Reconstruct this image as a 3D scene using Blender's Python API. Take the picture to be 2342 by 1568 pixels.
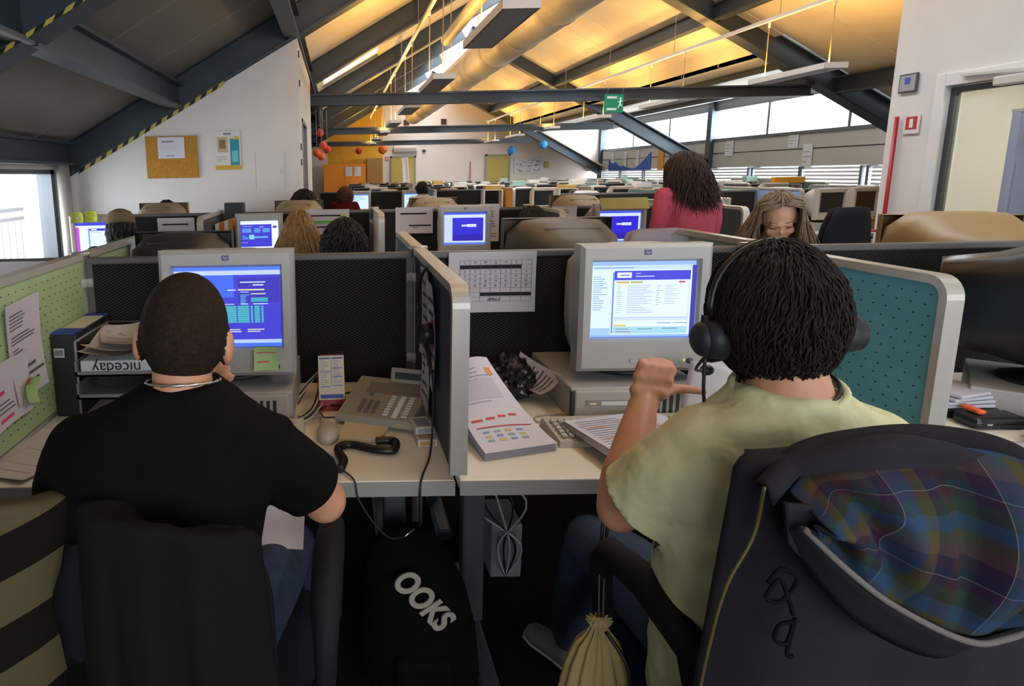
import bpy, bmesh, math, random
from mathutils import Matrix, Vector, Euler, noise
random.seed(7)
for o in list(bpy.data.objects): bpy.data.objects.remove(o)
SC = bpy.context.scene
COL = SC.collection
PI = math.pi

# ------------------------------------------------------------------ camera
cam = bpy.data.cameras.new('camera'); camo = bpy.data.objects.new('camera', cam)
COL.objects.link(camo); SC.camera = camo
PITCH, ROLL, YAW = .1812, -.0196, -.0112
_f = Vector((math.sin(YAW)*math.cos(PITCH), math.cos(YAW)*math.cos(PITCH), -math.sin(PITCH)))
_r = Vector((math.cos(YAW), -math.sin(YAW), 0)); _u = _r.cross(_f)
_r2 = math.cos(ROLL)*_r + math.sin(ROLL)*_u; _u2 = -math.sin(ROLL)*_r + math.cos(ROLL)*_u
mw = Matrix((_r2, _u2, -_f)).transposed().to_4x4(); mw.translation = (0, 0, 1.5)
camo.matrix_world = mw
cam.sensor_width = 36; cam.lens = 1500/2342*36
cam.shift_x = (1171-763)/2342; cam.shift_y = (675-784)/2342
cam.clip_start = .05; cam.clip_end = 200

# ------------------------------------------------------------------ world, daylight and exposure
w = bpy.data.worlds.new('sky'); SC.world = w; w.use_nodes = True
bgn = w.node_tree.nodes['Background']; bgn.inputs[0].default_value = (.93, .97, 1, 1); bgn.inputs[1].default_value = 3.2
SC.view_settings.view_transform = 'Standard'; SC.view_settings.look = 'None'
SC.view_settings.exposure = 0.0; SC.view_settings.gamma = 1; SC.view_settings.use_curve_mapping = False

def area(name, loc, rot, sx, sy, power, col):
    l = bpy.data.lights.new(name, 'AREA'); l.shape = 'RECTANGLE'; l.size = sx; l.size_y = sy
    l.energy = power; l.color = col
    o = bpy.data.objects.new(name, l); o.location = loc; o.rotation_euler = rot; COL.objects.link(o)
    return o
DAY = (.86, .93, 1)
# daylight outside the clerestory windows, the ridge skylight, the roof windows and the balcony window
area('window_daylight', (10.0, 13.5, 2.1), (0, PI/2, 0), 2.2, 6.8, 1000, DAY)
area('window_daylight', (10.0, 20.5, 2.1), (0, PI/2, 0), 2.2, 6.8, 900, DAY)
area('skylight_daylight', (3.18, 12.5, 5.35), (0, 0, 0), .9, 26, 1500, DAY)
area('window_daylight', (3.0, -3.9, 1.9), (PI/2, 0, 0), 9.0, 2.0, 215, DAY)
area('window_daylight', (-4.1, 4.6, 1.3), (0, -PI/2, 0), 1.6, 4.6, 160, DAY)

# ------------------------------------------------------------------ materials
def lin(c):
    if isinstance(c, str):
        c = c.lstrip('#'); c = [int(c[i:i+2], 16)/255 for i in (0, 2, 4)]
    return tuple((x/12.92 if x <= .04045 else ((x+.055)/1.055)**2.4) for x in c) + (1,)
MATS = {}
def mat(name, col='#808080', rough=.55, metal=0, var=.0, vs=8, bump=0, bs=60, emit=0, trans=0, alpha=1, sub=0, spec=None, bd=.01):
    if name in MATS: return MATS[name]
    m = bpy.data.materials.new(name); m.use_nodes = True; MATS[name] = m
    nt = m.node_tree; b = nt.nodes['Principled BSDF']
    c = lin(col); b.inputs['Base Color'].default_value = c
    b.inputs['Roughness'].default_value = rough; b.inputs['Metallic'].default_value = metal
    m.diffuse_color = c
    if spec is None and rough >= .85: spec = .12
    if spec is not None: b.inputs['Specular IOR Level'].default_value = spec
    if trans: b.inputs['Transmission Weight'].default_value = trans
    if alpha < 1: b.inputs['Alpha'].default_value = alpha
    if sub:
        b.inputs['Subsurface Weight'].default_value = sub; b.inputs['Subsurface Radius'].default_value = (.012, .005, .003)
    if emit:
        b.inputs['Emission Color'].default_value = c; b.inputs['Emission Strength'].default_value = emit
        b.inputs['Base Color'].default_value = (0.02, .02, .02, 1)
    if var or bump:
        tc = nt.nodes.new('ShaderNodeTexCoord')
    if var:
        n = nt.nodes.new('ShaderNodeTexNoise'); n.inputs['Scale'].default_value = vs; n.inputs['Detail'].default_value = 4
        r = nt.nodes.new('ShaderNodeValToRGB')
        r.color_ramp.elements[0].position = .3; r.color_ramp.elements[1].position = .7
        r.color_ramp.elements[0].color = tuple(x*(1-var) for x in c[:3]) + (1,)
        r.color_ramp.elements[1].color = tuple(min(1, x*(1+var)) for x in c[:3]) + (1,)
        nt.links.new(tc.outputs['Object'], n.inputs['Vector']); nt.links.new(n.outputs['Fac'], r.inputs['Fac'])
        nt.links.new(r.outputs['Color'], b.inputs['Base Color'])
    if bump:
        n2 = nt.nodes.new('ShaderNodeTexNoise'); n2.inputs['Scale'].default_value = bs; n2.inputs['Detail'].default_value = 3
        bp = nt.nodes.new('ShaderNodeBump'); bp.inputs['Strength'].default_value = bump; bp.inputs['Distance'].default_value = bd
        nt.links.new(tc.outputs['Object'], n2.inputs['Vector']); nt.links.new(n2.outputs['Fac'], bp.inputs['Height'])
        nt.links.new(bp.outputs['Normal'], b.inputs['Normal'])
    return m
def glow(col, s=1.15): return mat(f'glow {col} {s}', col, emit=s)
def paint(col, rough=.6): return mat(f'paint {col} {rough}', col, rough)

# ------------------------------------------------------------------ mesh builder
class MB:
    def __init__(s): s.v = []; s.f = []; s.m = []; s.mats = []; s.X = Matrix(); s.sm = []
    def mi(s, m):
        if m is None: return 0
        if m not in s.mats: s.mats.append(m)
        return s.mats.index(m)
    def add(s, vs, fs, m=None, smooth=False):
        b = len(s.v); s.v += [tuple(s.X @ Vector(p)) for p in vs]
        k = s.mi(m)
        for f in fs: s.f.append(tuple(i+b for i in f)); s.m.append(k); s.sm.append(smooth)
        return s
    def box(s, x0, x1, y0, y1, z0, z1, m=None, bev=0):
        if not bev:
            return s.add([(x, y, z) for z in (z0, z1) for y in (y0, y1) for x in (x0, x1)],
                  [(0, 2, 3, 1), (4, 5, 7, 6), (0, 1, 5, 4), (2, 6, 7, 3), (0, 4, 6, 2), (1, 3, 7, 5)], m)
        d = min(bev, (x1-x0)/2.01, (y1-y0)/2.01, (z1-z0)/2.01)
        bm = bmesh.new(); bmesh.ops.create_cube(bm, size=1)
        bmesh.ops.scale(bm, vec=(x1-x0, y1-y0, z1-z0), verts=bm.verts)
        bmesh.ops.translate(bm, vec=((x0+x1)/2, (y0+y1)/2, (z0+z1)/2), verts=bm.verts)
        bmesh.ops.bevel(bm, geom=list(bm.edges), offset=d, segments=2, affect='EDGES', profile=.5)
        return s.bm(bm, m)
    def bm(s, bm, m=None, smooth=False):
        bm.verts.index_update(); s.add([v.co for v in bm.verts], [[v.index for v in f.verts] for f in bm.faces], m, smooth); bm.free(); return s
    def quad(s, a, b, c, d, m=None): return s.add([a, b, c, d], [(0, 1, 2, 3)], m)
    def prism(s, poly, h, m=None, axis='z', o=0):
        # polygon in a plane, extruded along axis from o to o+h
        def P(p, t):
            if axis == 'z': return (p[0], p[1], t)
            if axis == 'y': return (p[0], t, p[1])
            return (t, p[0], p[1])
        n = len(poly)
        return s.add([P(p, o) for p in poly]+[P(p, o+h) for p in poly],
              [tuple(range(n))[::-1], tuple(range(n, 2*n))]+[(i, (i+1) % n, n+(i+1) % n, n+i) for i in range(n)], m)
    def rings(s, rs, m=None, cap=True, closed=True, smooth=True):
        n = len(rs[0]); vs = [p for r in rs for p in r]; fs = []
        for i in range(len(rs)-1):
            for j in range(n if closed else n-1):
                fs.append((i*n+j, i*n+(j+1) % n, (i+1)*n+(j+1) % n, (i+1)*n+j))
        if cap and closed: fs += [tuple(range(n))[::-1], tuple(range((len(rs)-1)*n, len(rs)*n))]
        return s.add(vs, fs, m, smooth)
    def tube(s, pts, r, m=None, n=8, smooth=True, flat=1.0):
        pts = [Vector(p) for p in pts]; rs = []
        if not isinstance(r, (list, tuple)): r = [r]*len(pts)
        prev = None
        for i, p in enumerate(pts):
            t = (pts[min(i+1, len(pts)-1)]-pts[max(i-1, 0)])
            if t.length < 1e-9: t = Vector((0, 0, 1))
            t.normalize()
            if prev is None:
                a = Vector((0, 0, 1)) if abs(t.z) < .9 else Vector((1, 0, 0)); u = t.cross(a).normalized()
            else: u = (prev-t*prev.dot(t)).normalized()
            prev = u; v = t.cross(u)
            rs.append([p+(u*math.cos(2*PI*k/n)+v*math.sin(2*PI*k/n)*flat)*r[i] for k in range(n)])
        return s.rings(rs, m, smooth=smooth)
    def bar(s, a, b, wd, ht, m=None):  # rectangular bar between two points
        a, b = Vector(a), Vector(b); t = (b-a).normalized()
        up = Vector((0, 0, 1)) if abs(t.z) < .95 else Vector((0, 1, 0))
        u = t.cross(up).normalized(); v = u.cross(t)
        q = [(-1, -1), (1, -1), (1, 1), (-1, 1)]
        return s.rings([[p+u*i*wd/2+v*j*ht/2 for i, j in q] for p in (a, b)], m, smooth=False)
    def ell(s, c, r, m=None, n=14, k=9, rot=None):
        rs = []; R = rot or Matrix.Identity(3)
        for i in range(k+1):
            th = PI*(i+.02)/(k+.04)
            rs.append([Vector(c)+R @ Vector((r[0]*math.sin(th)*math.cos(2*PI*j/n), r[1]*math.sin(th)*math.sin(2*PI*j/n), -r[2]*math.cos(th))) for j in range(n)])
        return s.rings(rs, m)
    def lathe(s, prof, m=None, n=20, c=(0, 0, 0)):
        return s.rings([[(c[0]+r*math.cos(2*PI*j/n), c[1]+r*math.sin(2*PI*j/n), c[2]+z) for j in range(n)] for r, z in prof], m)
    def grid(s, fn, nu, nv, m=None, smooth=True, th=0):
        P = [[Vector(fn(i/nu, j/nv)) for i in range(nu+1)] for j in range(nv+1)]
        s.add([p for r in P for p in r], [(j*(nu+1)+i, j*(nu+1)+i+1, (j+1)*(nu+1)+i+1, (j+1)*(nu+1)+i) for j in range(nv) for i in range(nu)], m, smooth)
        return s
    def mesh(s, name):
        me = bpy.data.meshes.new(name); me.from_pydata(s.v, [], s.f)
        for m in s.mats: me.materials.append(m)
        me.polygons.foreach_set('material_index', s.m); me.polygons.foreach_set('use_smooth', s.sm)
        me.update(); return me
    def build(s, name, m=None, parent=None, loc=(0, 0, 0), rot=(0, 0, 0), th=0, sub=0):
        me = s.mesh(name)
        if m is not None and not s.mats: me.materials.append(m)
        o = link(name, me, parent, loc, rot)
        if th: md = o.modifiers.new('solid', 'SOLIDIFY'); md.thickness = th; md.offset = 0
        if sub: md = o.modifiers.new('sub', 'SUBSURF'); md.levels = sub; md.render_levels = sub
        return o
def link(name, data, parent=None, loc=(0, 0, 0), rot=(0, 0, 0)):
    o = bpy.data.objects.new(name, data); COL.objects.link(o); o.location = loc; o.rotation_euler = rot
    if parent: o.parent = parent
    return o
def tag(o, label, cat, group=None, kind=None):
    o['label'] = label; o['category'] = cat
    if group: o['group'] = group
    if kind: o['kind'] = kind
    return o
def thing(name, label, cat, loc=(0, 0, 0), rot=(0, 0, 0), group=None):
    return tag(link(name, None, None, loc, rot), label, cat, group)
def struct(o): o['kind'] = 'structure'; return o
def dup(root, loc=None, rot=None, label=None, group=None, parent=None):
    r = root.copy(); COL.objects.link(r)
    if loc is not None: r.location = loc
    if rot is not None: r.rotation_euler = rot
    if parent: r.parent = parent
    if label: r['label'] = label
    if group: r['group'] = group
    for ch in KIDS(root): dup(ch, parent=r)
    return r
def KIDS(o): return [c for c in COL.objects if c.parent == o]
def remesh(mb, voxel=.008, it=6, fac=.5, keep=None):
    o = link('tmp', mb.mesh('tmp')); md = o.modifiers.new('r', 'REMESH'); md.mode = 'VOXEL'; md.voxel_size = voxel; md.use_smooth_shade = True
    if it: sm = o.modifiers.new('s', 'SMOOTH'); sm.iterations = it; sm.factor = fac
    dg = bpy.context.evaluated_depsgraph_get(); ev = o.evaluated_get(dg)
    me = bpy.data.meshes.new_from_object(ev); bpy.data.objects.remove(o)
    me.materials.clear(); me.polygons.foreach_set('use_smooth', [True]*len(me.polygons))
    return me
def wobble(me, amp, sc, off=0):
    for v in me.vertices:
        d = noise.noise_vector(v.co*sc+Vector((off, off*2, 0))); v.co += d*amp
    me.update()
def text(s, size, m, parent, loc, rot, name='lettering', ext=.0005, align='CENTER', shear=0, sx=1.0, bold=0):
    c = bpy.data.curves.new(name, 'FONT'); c.body = s; c.size = size; c.extrude = ext; c.align_x = align; c.align_y = 'CENTER'; c.shear = shear; c.offset = bold
    o = link('tmp', c); dg = bpy.context.evaluated_depsgraph_get()
    me = bpy.data.meshes.new_from_object(o.evaluated_get(dg)); bpy.data.objects.remove(o)
    me.materials.clear(); me.materials.append(m); me.name = name
    if sx != 1:
        for v in me.vertices: v.co.x *= sx
    return link(name, me, parent, loc, rot)
def sheet(name, parent, w, h, prints=(), loc=(0, 0, 0), rot=(0, 0, 0), base='#cfc8cf', curl=0, th=.0015, seed=0):
    """a sheet of paper in its local xy plane with printed rectangles (x0,y0,x1,y1,colour) in 0..1"""
    b = MB(); bm_ = mat('paper '+base, base, .75)
    def P(u, v, e=0): return ((u-.5)*w, (v-.5)*h, e+curl*((u-.5)**2*1.2+(v-.5)**2*1.6+.3*(u-.5)*(v-.5)))
    b.grid(lambda u, v: P(u, v), 6, 8, bm_); b.grid(lambda u, v: P(u, v, -th), 6, 8, bm_)
    st = .00025 if len(prints) < 16 else .00003
    for i_, (x0, y0, x1, y1, c) in enumerate(prints):
        n = max(1, int((x1-x0)*6))
        b.grid(lambda u, v: P(x0+(x1-x0)*u, y0+(y1-y0)*v, .0006+st*i_), n, 1, paint(c, .8))
    return b.build(name, None, parent, loc, rot)
def lines(n, x0, x1, y0, y1, c='#55525c', seed=0, t=.35):
    r = random.Random(seed); out = []
    for i in range(n):
        y = y0+(y1-y0)*(i+.5)/n; e = x0+(x1-x0)*r.uniform(.45, 1)
        hh = (y1-y0)/n*t/2; out.append((x0, y-hh, e, y+hh, c))
    return out
# ================================================================== the setting: walls, roof and hanging services scaled up about the camera
STEEL = mat('steel blue grey', '#414a53', .45, .3, var=.12, vs=3)
STEELB = mat('steel brown grey', '#4b463f', .5, .2, var=.1, vs=3)
CEIL = mat('cream ceiling panel', '#cfc7b6', .8, var=.05, vs=2.5)
WHITE = mat('white plaster', '#d5d2d0', .85, var=.025, vs=3, bump=.05, bs=40)
WHITEW = mat('warm white plaster', '#d9cfc6', .85, var=.03, vs=2)
GREYP = mat('grey wall panel', '#b9b5b2', .6, var=.03, vs=2)
FRAME = mat('grey aluminium frame', '#6f757b', .4, .6)
GLASS = mat('window glass', '#ffffff', .05, alpha=.06)
CARPET = mat('dark carpet', '#151414', .95, var=.3, vs=40, bump=.3, bs=300)
ALU = mat('brushed aluminium', '#b4b0a8', .38, .3, var=.05, vs=20)

def zl(x): return 2.99+.55*x     # underside of the left rafters
def zr(x): return 6.5-.555*x     # underside of the right rafters
RX = 3.18                        # ridge

struct(MB().box(-3, 10, -3.2, 26, -.1, 0).build('floor', CARPET))

# ---- ceiling: panels, rafters, purlins, tie beams
ceiling = struct(link('ceiling', None))
CEIL_SHADE = mat('painted shade ceiling panel', '#7d7a75', .8, var=.05, vs=2.5)  # shade of the low left slope, put into the panel colour as grey
def slope_panel(x0, x1, y0, y1, zf, m=CEIL):
    b = MB(); t = .05
    b.add([(x, y, zf(x)+.32+k) for k in (0, t) for y in (y0, y1) for x in (x0, x1)],
          [(0, 2, 3, 1), (4, 5, 7, 6), (0, 1, 5, 4), (2, 6, 7, 3), (0, 4, 6, 2), (1, 3, 7, 5)], m)
    return b.build('ceiling_panel', None, ceiling)
y = -3.2
ROOFWIN = ((10.9, 12.9), (14.2, 16.2))
while y < 25.9:
    y1 = y+1.0
    yy0, yy1 = y+.007, y1-.007
    if any(a <= y+.5 <= b_ for a, b_ in ROOFWIN):
        slope_panel(-2.95, -.42, yy0, yy1, zl, CEIL_SHADE); slope_panel(-.41, -.25, yy0, yy1, zl); slope_panel(.75, RX-.42, yy0, yy1, zl)
    else:
        slope_panel(-2.95, -.42, yy0, yy1, zl, CEIL_SHADE); slope_panel(-.41, RX-.42, yy0, yy1, zl)
    if 10 <= y+.5 <= 24: slope_panel(RX+.42, 6.3, yy0, yy1, zr)
    else: slope_panel(RX+.42, 9.6, yy0, yy1, zr)
    y = y1
def ibeam(name, a, b, wd=.2, ht=.3, tf=.025, m=STEEL, parent=ceiling):
    a, b = Vector(a), Vector(b); t = (b-a).normalized()
    up = Vector((0, 0, 1)); u = t.cross(up).normalized(); v = u.cross(t)
    prof = [(-wd/2, 0), (wd/2, 0), (wd/2, tf), (.01, tf), (.01, ht-tf), (wd/2, ht-tf), (wd/2, ht), (-wd/2, ht), (-wd/2, ht-tf), (-.01, ht-tf), (-.01, tf), (-wd/2, tf)]
    mb = MB(); mb.rings([[p+u*i+v*j for i, j in prof] for p in (a, b)], m, smooth=False)
    return mb.build(name, None, parent)
RAFT = (.2, 3.4, 6.62, 10.0, 13.5, 17.0, 20.5, 24.0)
for Y in RAFT:
    ibeam('rafter', (-2.85, Y, zl(-2.85)), (RX, Y, zl(RX)), m=STEEL if Y > 9.9 else STEEL)
    if Y in (.2, 3.4, 10.0, 17.0, 24.0): ibeam('rafter', (RX, Y, zr(RX)), (9.45, Y, zr(9.45)), .24, .32)
for Y in (10.0, 17.0, 24.0):
    ibeam('tie_beam', (-.9, Y, 2.5), (6.9, Y, 2.5), .16, .165)
for i in range(len(RAFT)-1):
    a, b_ = RAFT[i]+.02, RAFT[i+1]-.02
    for X in (-1.55, -.42):
        ibeam('purlin', (X, a, zl(X)+.02), (X, b_, zl(X)+.02), .14, .24)
for a, b_ in ((.2, 3.4), (3.4, 10.0), (10.0, 17.0), (17.0, 24.0)):
    for X in (5.4, 7.25):
        if X == 7.25 and a >= 10: continue
        ibeam('purlin', (X, a+.02, zr(X)+.04), (X, b_-.02, zr(X)+.04), .14, .24)
ibeam('eave_beam', (-2.62, -3, 1.64), (-2.62, 6.45, 1.64), .16, .22)
# black and yellow warning tape along the low rafter above the room wall
tp = MB(); TY = mat('yellow warning tape', '#b9a94a', .5); TB = mat('black warning tape', '#17171a', .5)
for i in range(26):
    x0 = -2.55+i*.056
    tp.quad((x0, 6.515, zl(x0)-.03), (x0+.056, 6.515, zl(x0+.056)-.03), (x0+.056+.02, 6.515, zl(x0+.056)+.018), (x0+.02, 6.515, zl(x0)+.018), TY if i % 2 else TB)
tp.build('warning_tape', None, ceiling)
tp = MB()
for i in range(16):
    x0 = -1.95+i*.05
    tp.quad((x0, 3.295, zl(x0)-.004), (x0+.05, 3.295, zl(x0+.05)-.004), (x0+.07, 3.295, zl(x0+.05)+.03), (x0+.02, 3.295, zl(x0)+.03), TY if i % 2 else TB)
tp.build('warning_tape', None, ceiling)

# dormer on the right: flat ceiling, header and cheek wall
b = MB(); y = 10.05
while y < 24:
    MB().box(6.2, 9.5, y+.006, min(y+1.16, 24)-.006, 3.1, 3.15).build('dormer_panel', CEIL, ceiling); y += 1.1625
MB().box(6.2, 6.28, 10.05, 24, 3.1, 3.45).build('dormer_header', CEIL, ceiling)
for X in (6.9, 8.6): ibeam('dormer_beam', (X, 10.1, 2.98), (X, 23.9, 2.98), .1, .12)
b = MB(); b.prism([(6.35, zr(6.35)+.35), (9.4, zr(9.4)+.35), (9.4, 3.1), (6.35, 3.1)], .06, WHITE, 'y', 24.05)
struct(b.build('wall_dormer'))

# ridge skylight glazing with bars, roof windows
sk = struct(link('window_1', None))
SKG = mat('skylight glass', '#f4f8ff', .2, alpha=.12)
y = -3.2
while y < 25.9:
    for s_ in (-1, 1):
        q = MB(); xa = RX+.42*s_; za = (zl(xa) if s_ < 0 else zr(xa))+.36
        q.add([(xa, y+.02, za), (RX, y+.02, za+.2), (RX, y+1.43, za+.2), (xa, y+1.43, za)], [(0, 1, 2, 3)])
        q.build('pane', SKG, sk, th=.008)
    MB().bar((RX-.42, y, zl(RX-.42)+.38), (RX, y, zl(RX-.42)+.58), .04, .04).build('glazing_bar', FRAME, sk)
    MB().bar((RX+.42, y, zr(RX+.42)+.38), (RX, y, zl(RX-.42)+.58), .04, .04).build('glazing_bar', FRAME, sk)
    y += 1.45
MB().box(RX-.02, RX+.02, -3.2, 26, zl(RX-.42)+.56, zl(RX-.42)+.6).build('ridge_bar', FRAME, sk)
for k, (a, b_) in enumerate(ROOFWIN):
    wn = struct(link(f'window_{k+2}', None))
    q = MB(); q.add([(-.25, a-.2, zl(-.25)+.36), (.75, a-.2, zl(.75)+.36), (.75, b_+.2, zl(.75)+.36), (-.25, b_+.2, zl(-.25)+.36)], [(0, 1, 2, 3)]); q.build('pane', GLASS, wn, th=.008)
    for Y in (a-.1, (a+b_)/2, b_+.1): MB().bar((-.27, Y, zl(-.27)+.31), (.77, Y, zl(.77)+.31), .06, .07).build('window_frame', FRAME, wn)

# ---- left outer wall with the balcony window
wl = MB(); wl.box(-2.95, -2.72, -3.2, 6.6, 0, .72); wl.box(-2.95, -2.72, -3.2, 3.0, .72, 1.85); wl.box(-2.95, -2.72, 6.36, 6.6, .72, 1.85); wl.box(-2.95, -2.72, 3.0, 6.36, 1.6, 1.85)
struct(wl.build('wall_left', WHITE))
wn = struct(link('window_4', None))
MB().box(-2.82, -2.81, 3.05, 6.3, .76, 1.57).build('pane', GLASS, wn)
for a in ((3.0, 3.06), (4.62, 4.68), (6.28, 6.36)): MB().box(-2.86, -2.72, a[0], a[1], .72, 1.6).build('window_frame', FRAME, wn)
for a in ((.72, .77), (1.56, 1.6)): MB().box(-2.86, -2.72, 3.0, 6.36, *a).build('window_frame', FRAME, wn)
MB().tube([(-2.62, 6.32, 0), (-2.62, 6.32, 1.66)], .06, n=16).build('column', ALU, struct(link('trim_1', None)))
bal = thing('balcony_railing', 'thin metal balcony railing outside the left window', 'railing', (-3.6, 4.6, 0))
RAIL = mat('railing grey', '#8d8f96', .5, .3)
for z in (1.19, 1.09): MB().box(-.02, .02, -2, 5.4, z-.02, z+.02).build('rail', RAIL, bal)
for i in range(51): MB().box(-.008, .008, -2+i*.145, -1.985+i*.145, 0, 1.06).build('baluster', RAIL, bal)
struct(MB().box(-4.0, -2.95, 2, 10.2, -.1, 0).build('floor_balcony', mat('balcony concrete', '#b9b9b9', .9)))
struct(MB().box(-3.08, -2.96, 6.42, 6.6, 0, 2.2).build('wall_balcony', mat('outer white render', '#eef2f2', .9)))

# ---- the low white room on the left (gable wall facing us and its return with a doorway)
wf = MB(); wf.prism([(-2.72, 0), (-.37, 0), (-.37, zl(-.37)-.005), (-2.72, zl(-2.72)-.005)], .1, WHITE, 'y', 6.53)
struct(wf.build('wall_front'))
wr = MB(); t0, t1 = -.47, -.37
wr.box(t0, t1, 6.63, 6.95, 0, 2.77, WHITE); wr.box(t0, t1, 7.85, 9.3, 0, 2.77, WHITE); wr.box(t0, t1, 6.95, 7.85, 2.08, 2.77, WHITE)
struct(wr.build('wall_return'))
d = struct(link('door_1', None, None, (-.42, 0, 0)))
MB().box(-.03, .01, 6.99, 7.81, 0, 2.04).build('door_leaf', mat('grey door', '#8a867f', .5), d)
for a in ((6.95, 6.99), (7.81, 7.85)): MB().box(-.06, .06, a[0], a[1], 0, 2.08).build('door_frame', mat('door frame grey', '#7b7c7e', .4, .3), d)
MB().box(-.06, .06, 6.95, 7.85, 2.04, 2.08).build('door_frame', MATS['door frame grey'], d)

# ---- white room on the right with its glazed door
X0 = 5.35
w2 = MB(); w2.box(X0, X0+.12, 6.1, 6.62, 0, 3.7); w2.box(X0, X0+.12, 2.0, 5.0, 0, 3.7); w2.box(X0, X0+.12, 5.0, 6.1, 2.24, 3.7); w2.box(X0+.12, 9.5, 6.5, 6.62, 0, 3.6)
struct(w2.build('wall_right', WHITE))
struct(MB().box(X0+2.0, X0+2.1, 2.0, 6.5, 0, 3).build('wall_inner', mat('pale yellow wall', '#d2c899', .85)))
d = struct(link('door_2', None, None, (X0, 0, 0)))
WFR = mat('white door frame', '#d9d7d8', .5)
MB().box(-.03, .15, 6.02, 6.12, 0, 2.27, bev=.006).build('door_frame', WFR, d); MB().box(-.03, .15, 4.95, 5.03, 0, 2.27, bev=.006).build('door_frame', WFR, d)
MB().box(-.028, .15, 5.03, 6.02, 2.16, 2.268, bev=.006).build('door_frame', WFR, d)
MB().box(.03, .08, 5.97, 6.02, 0, 2.15).build('stile', mat('dark door stile', '#4b4f55', .4, .4), d)
MB().box(.03, .08, 5.03, 5.97, 2.1, 2.15).build('rail', MATS['dark door stile'], d)
MB().box(.05, .06, 5.08, 5.97, 0, 2.1).build('pane', mat('door glass', '#e8f0e8', .05, alpha=.12), d)
cl = MB().box(-.1, -.02, 5.1, 5.52, 2.1, 2.17, bev=.01).build('door_closer', mat('closer grey', '#c2beb8', .4), d)
MB().bar((-.06, 5.3, 2.2), (-.05, 5.85, 2.23), .025, .02).build('closer_arm', MATS['closer grey'], cl)

# ---- right outer wall: clerestory windows, panels, louvres
XR = 9.4
struct(MB().box(XR, XR+.2, 6.5, 10.2, 0, 2.9).build('wall_outer', GREYP))
wp = struct(link('wall_window', None))
for a, b_ in ((10.2, 17.0), (17.0, 24.0), (24.0, 25.6)):
    for k, (z0, z1) in enumerate(((0, .85), (1.5, 1.84), (1.85, 2.14))):
        MB().box(XR, XR+.1, a+.03, b_-.03, z0, z1-.012).build('wall_panel', GREYP, wp)
for z0, z1 in ((0, .86), (1.45, 2.14)): MB().box(XR+.1, XR+.16, 10.2, 25.6, z0, z1).build('wall_core', GREYP, wp)
LOU = mat('white louvre', '#e2e6ea', .5)
for j, Y in enumerate((10.3, 12.0, 13.6, 15.3, 17.2, 18.9, 20.6, 22.3)):
    wn = struct(link(f'window_{10+j}', None, None, (XR, Y, .85)))
    for i in range(9):
        MB().box(-.03, .05, .06, 1.5, .02+i*.07, .06+i*.07).build('louvre', LOU, wn)
    MB().box(.07, .075, .05, 1.55, 0, .64).build('pane', GLASS, wn)
    for q in (0, 1.55): MB().box(-.05, .08, q, q+.06, 0, .64).build('window_frame', FRAME, wn)
for j, (a, b_, mull) in enumerate(((10.2, 17.0, (12.5, 14.85)), (17.0, 24.0, (19.2, 21.5)))):
    wn = struct(link(f'window_{20+j}', None))
    MB().box(XR+.05, XR+.06, a+.15, b_-.15, 2.2, 2.88).build('pane', GLASS, wn)
    MB().box(XR-.02, XR+.1, a+.1, b_-.1, 2.13, 2.2).build('window_sill', FRAME, wn); MB().box(XR-.02, XR+.1, a+.1, b_-.1, 2.87, 3.1).build('window_frame', FRAME, wn)
    for Y in mull: MB().box(XR, XR+.08, Y-.035, Y+.035, 2.2, 2.88).build('mullion', FRAME, wn)
for j, Y in enumerate((10.1, 17.0, 24.0)):
    struct(MB().box(XR-.1, XR+.12, Y-.1, Y+.1, 0, 3.1).build(f'trim_{5+j}', STEEL))
# ---- far wall, yellow recess, back wall
YF = 25.6
fw = MB(); fw.prism([(1.7, 0), (9.5, 0), (9.5, 1.6), (RX, 5.1), (1.7, 4.3)], .12, WHITEW, 'y', YF); struct(fw.build('wall_far'))
fw = MB(); fw.prism([(-.4, 0), (1.7, 0), (1.7, 4.3), (-.4, 3.1)], .12, mat('yellow ochre wall', '#d9a63e', .85, var=.04, vs=2), 'y', YF); struct(fw.build('wall_yellow'))
fw = MB(); fw.prism([(-2.9, 0), (-.4, 0), (-.4, 3.1), (-2.9, 1.75)], .12, WHITEW, 'y', YF); struct(fw.build('wall_corner'))
struct(MB().box(-2.95, -2.72, 6.6, 25.6, 0, 1.85).build('wall_side', WHITE))
struct(MB().box(-2.72, -.47, 9.2, 9.3, 0, 1.48).build('wall_rear', WHITE))
wb = MB(); wb.box(-3, 10, -3.3, -3.2, 0, 1.0); wb.box(-3, 10, -3.3, -3.2, 2.8, 5); wb.box(-3, -1.5, -3.3, -3.2, 1.0, 2.8); wb.box(7.5, 10, -3.3, -3.2, 1.0, 2.8)
struct(wb.build('wall_back', WHITEW))
wn = struct(link('window_30', None))
for i in range(6):
    MB().box(-1.46+i*1.5, -.04+i*1.5, -3.26, -3.25, 1.04, 2.76).build('pane', GLASS, wn)
    MB().box(-1.5+i*1.5, -1.44+i*1.5, -3.32, -3.18, 1.0, 2.8).build('mullion', FRAME, wn)
def far_door(n, x0, x1):
    d = struct(link(f'door_{n}', None, None, (x0, YF, 0))); W = x1-x0
    MB().box(.06, W-.06, -.05, 0, 0, 2.1).build('door_leaf', mat('olive yellow door', '#b3a14f', .6), d)
    f = mat('grey green door frame', '#8f9184', .5)
    MB().box(0, .06, -.07, 0, 0, 2.16).build('door_frame', f, d); MB().box(W-.06, W, -.07, 0, 0, 2.16).build('door_frame', f, d); MB().box(0, W, -.07, 0, 2.1, 2.16).build('door_frame', f, d)
    MB().box(W-.2, W-.08, -.1, -.06, 1.0, 1.03).build('door_handle', ALU, d)
far_door(3, 1.98, 2.95); far_door(4, 5.6, 6.55)

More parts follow.
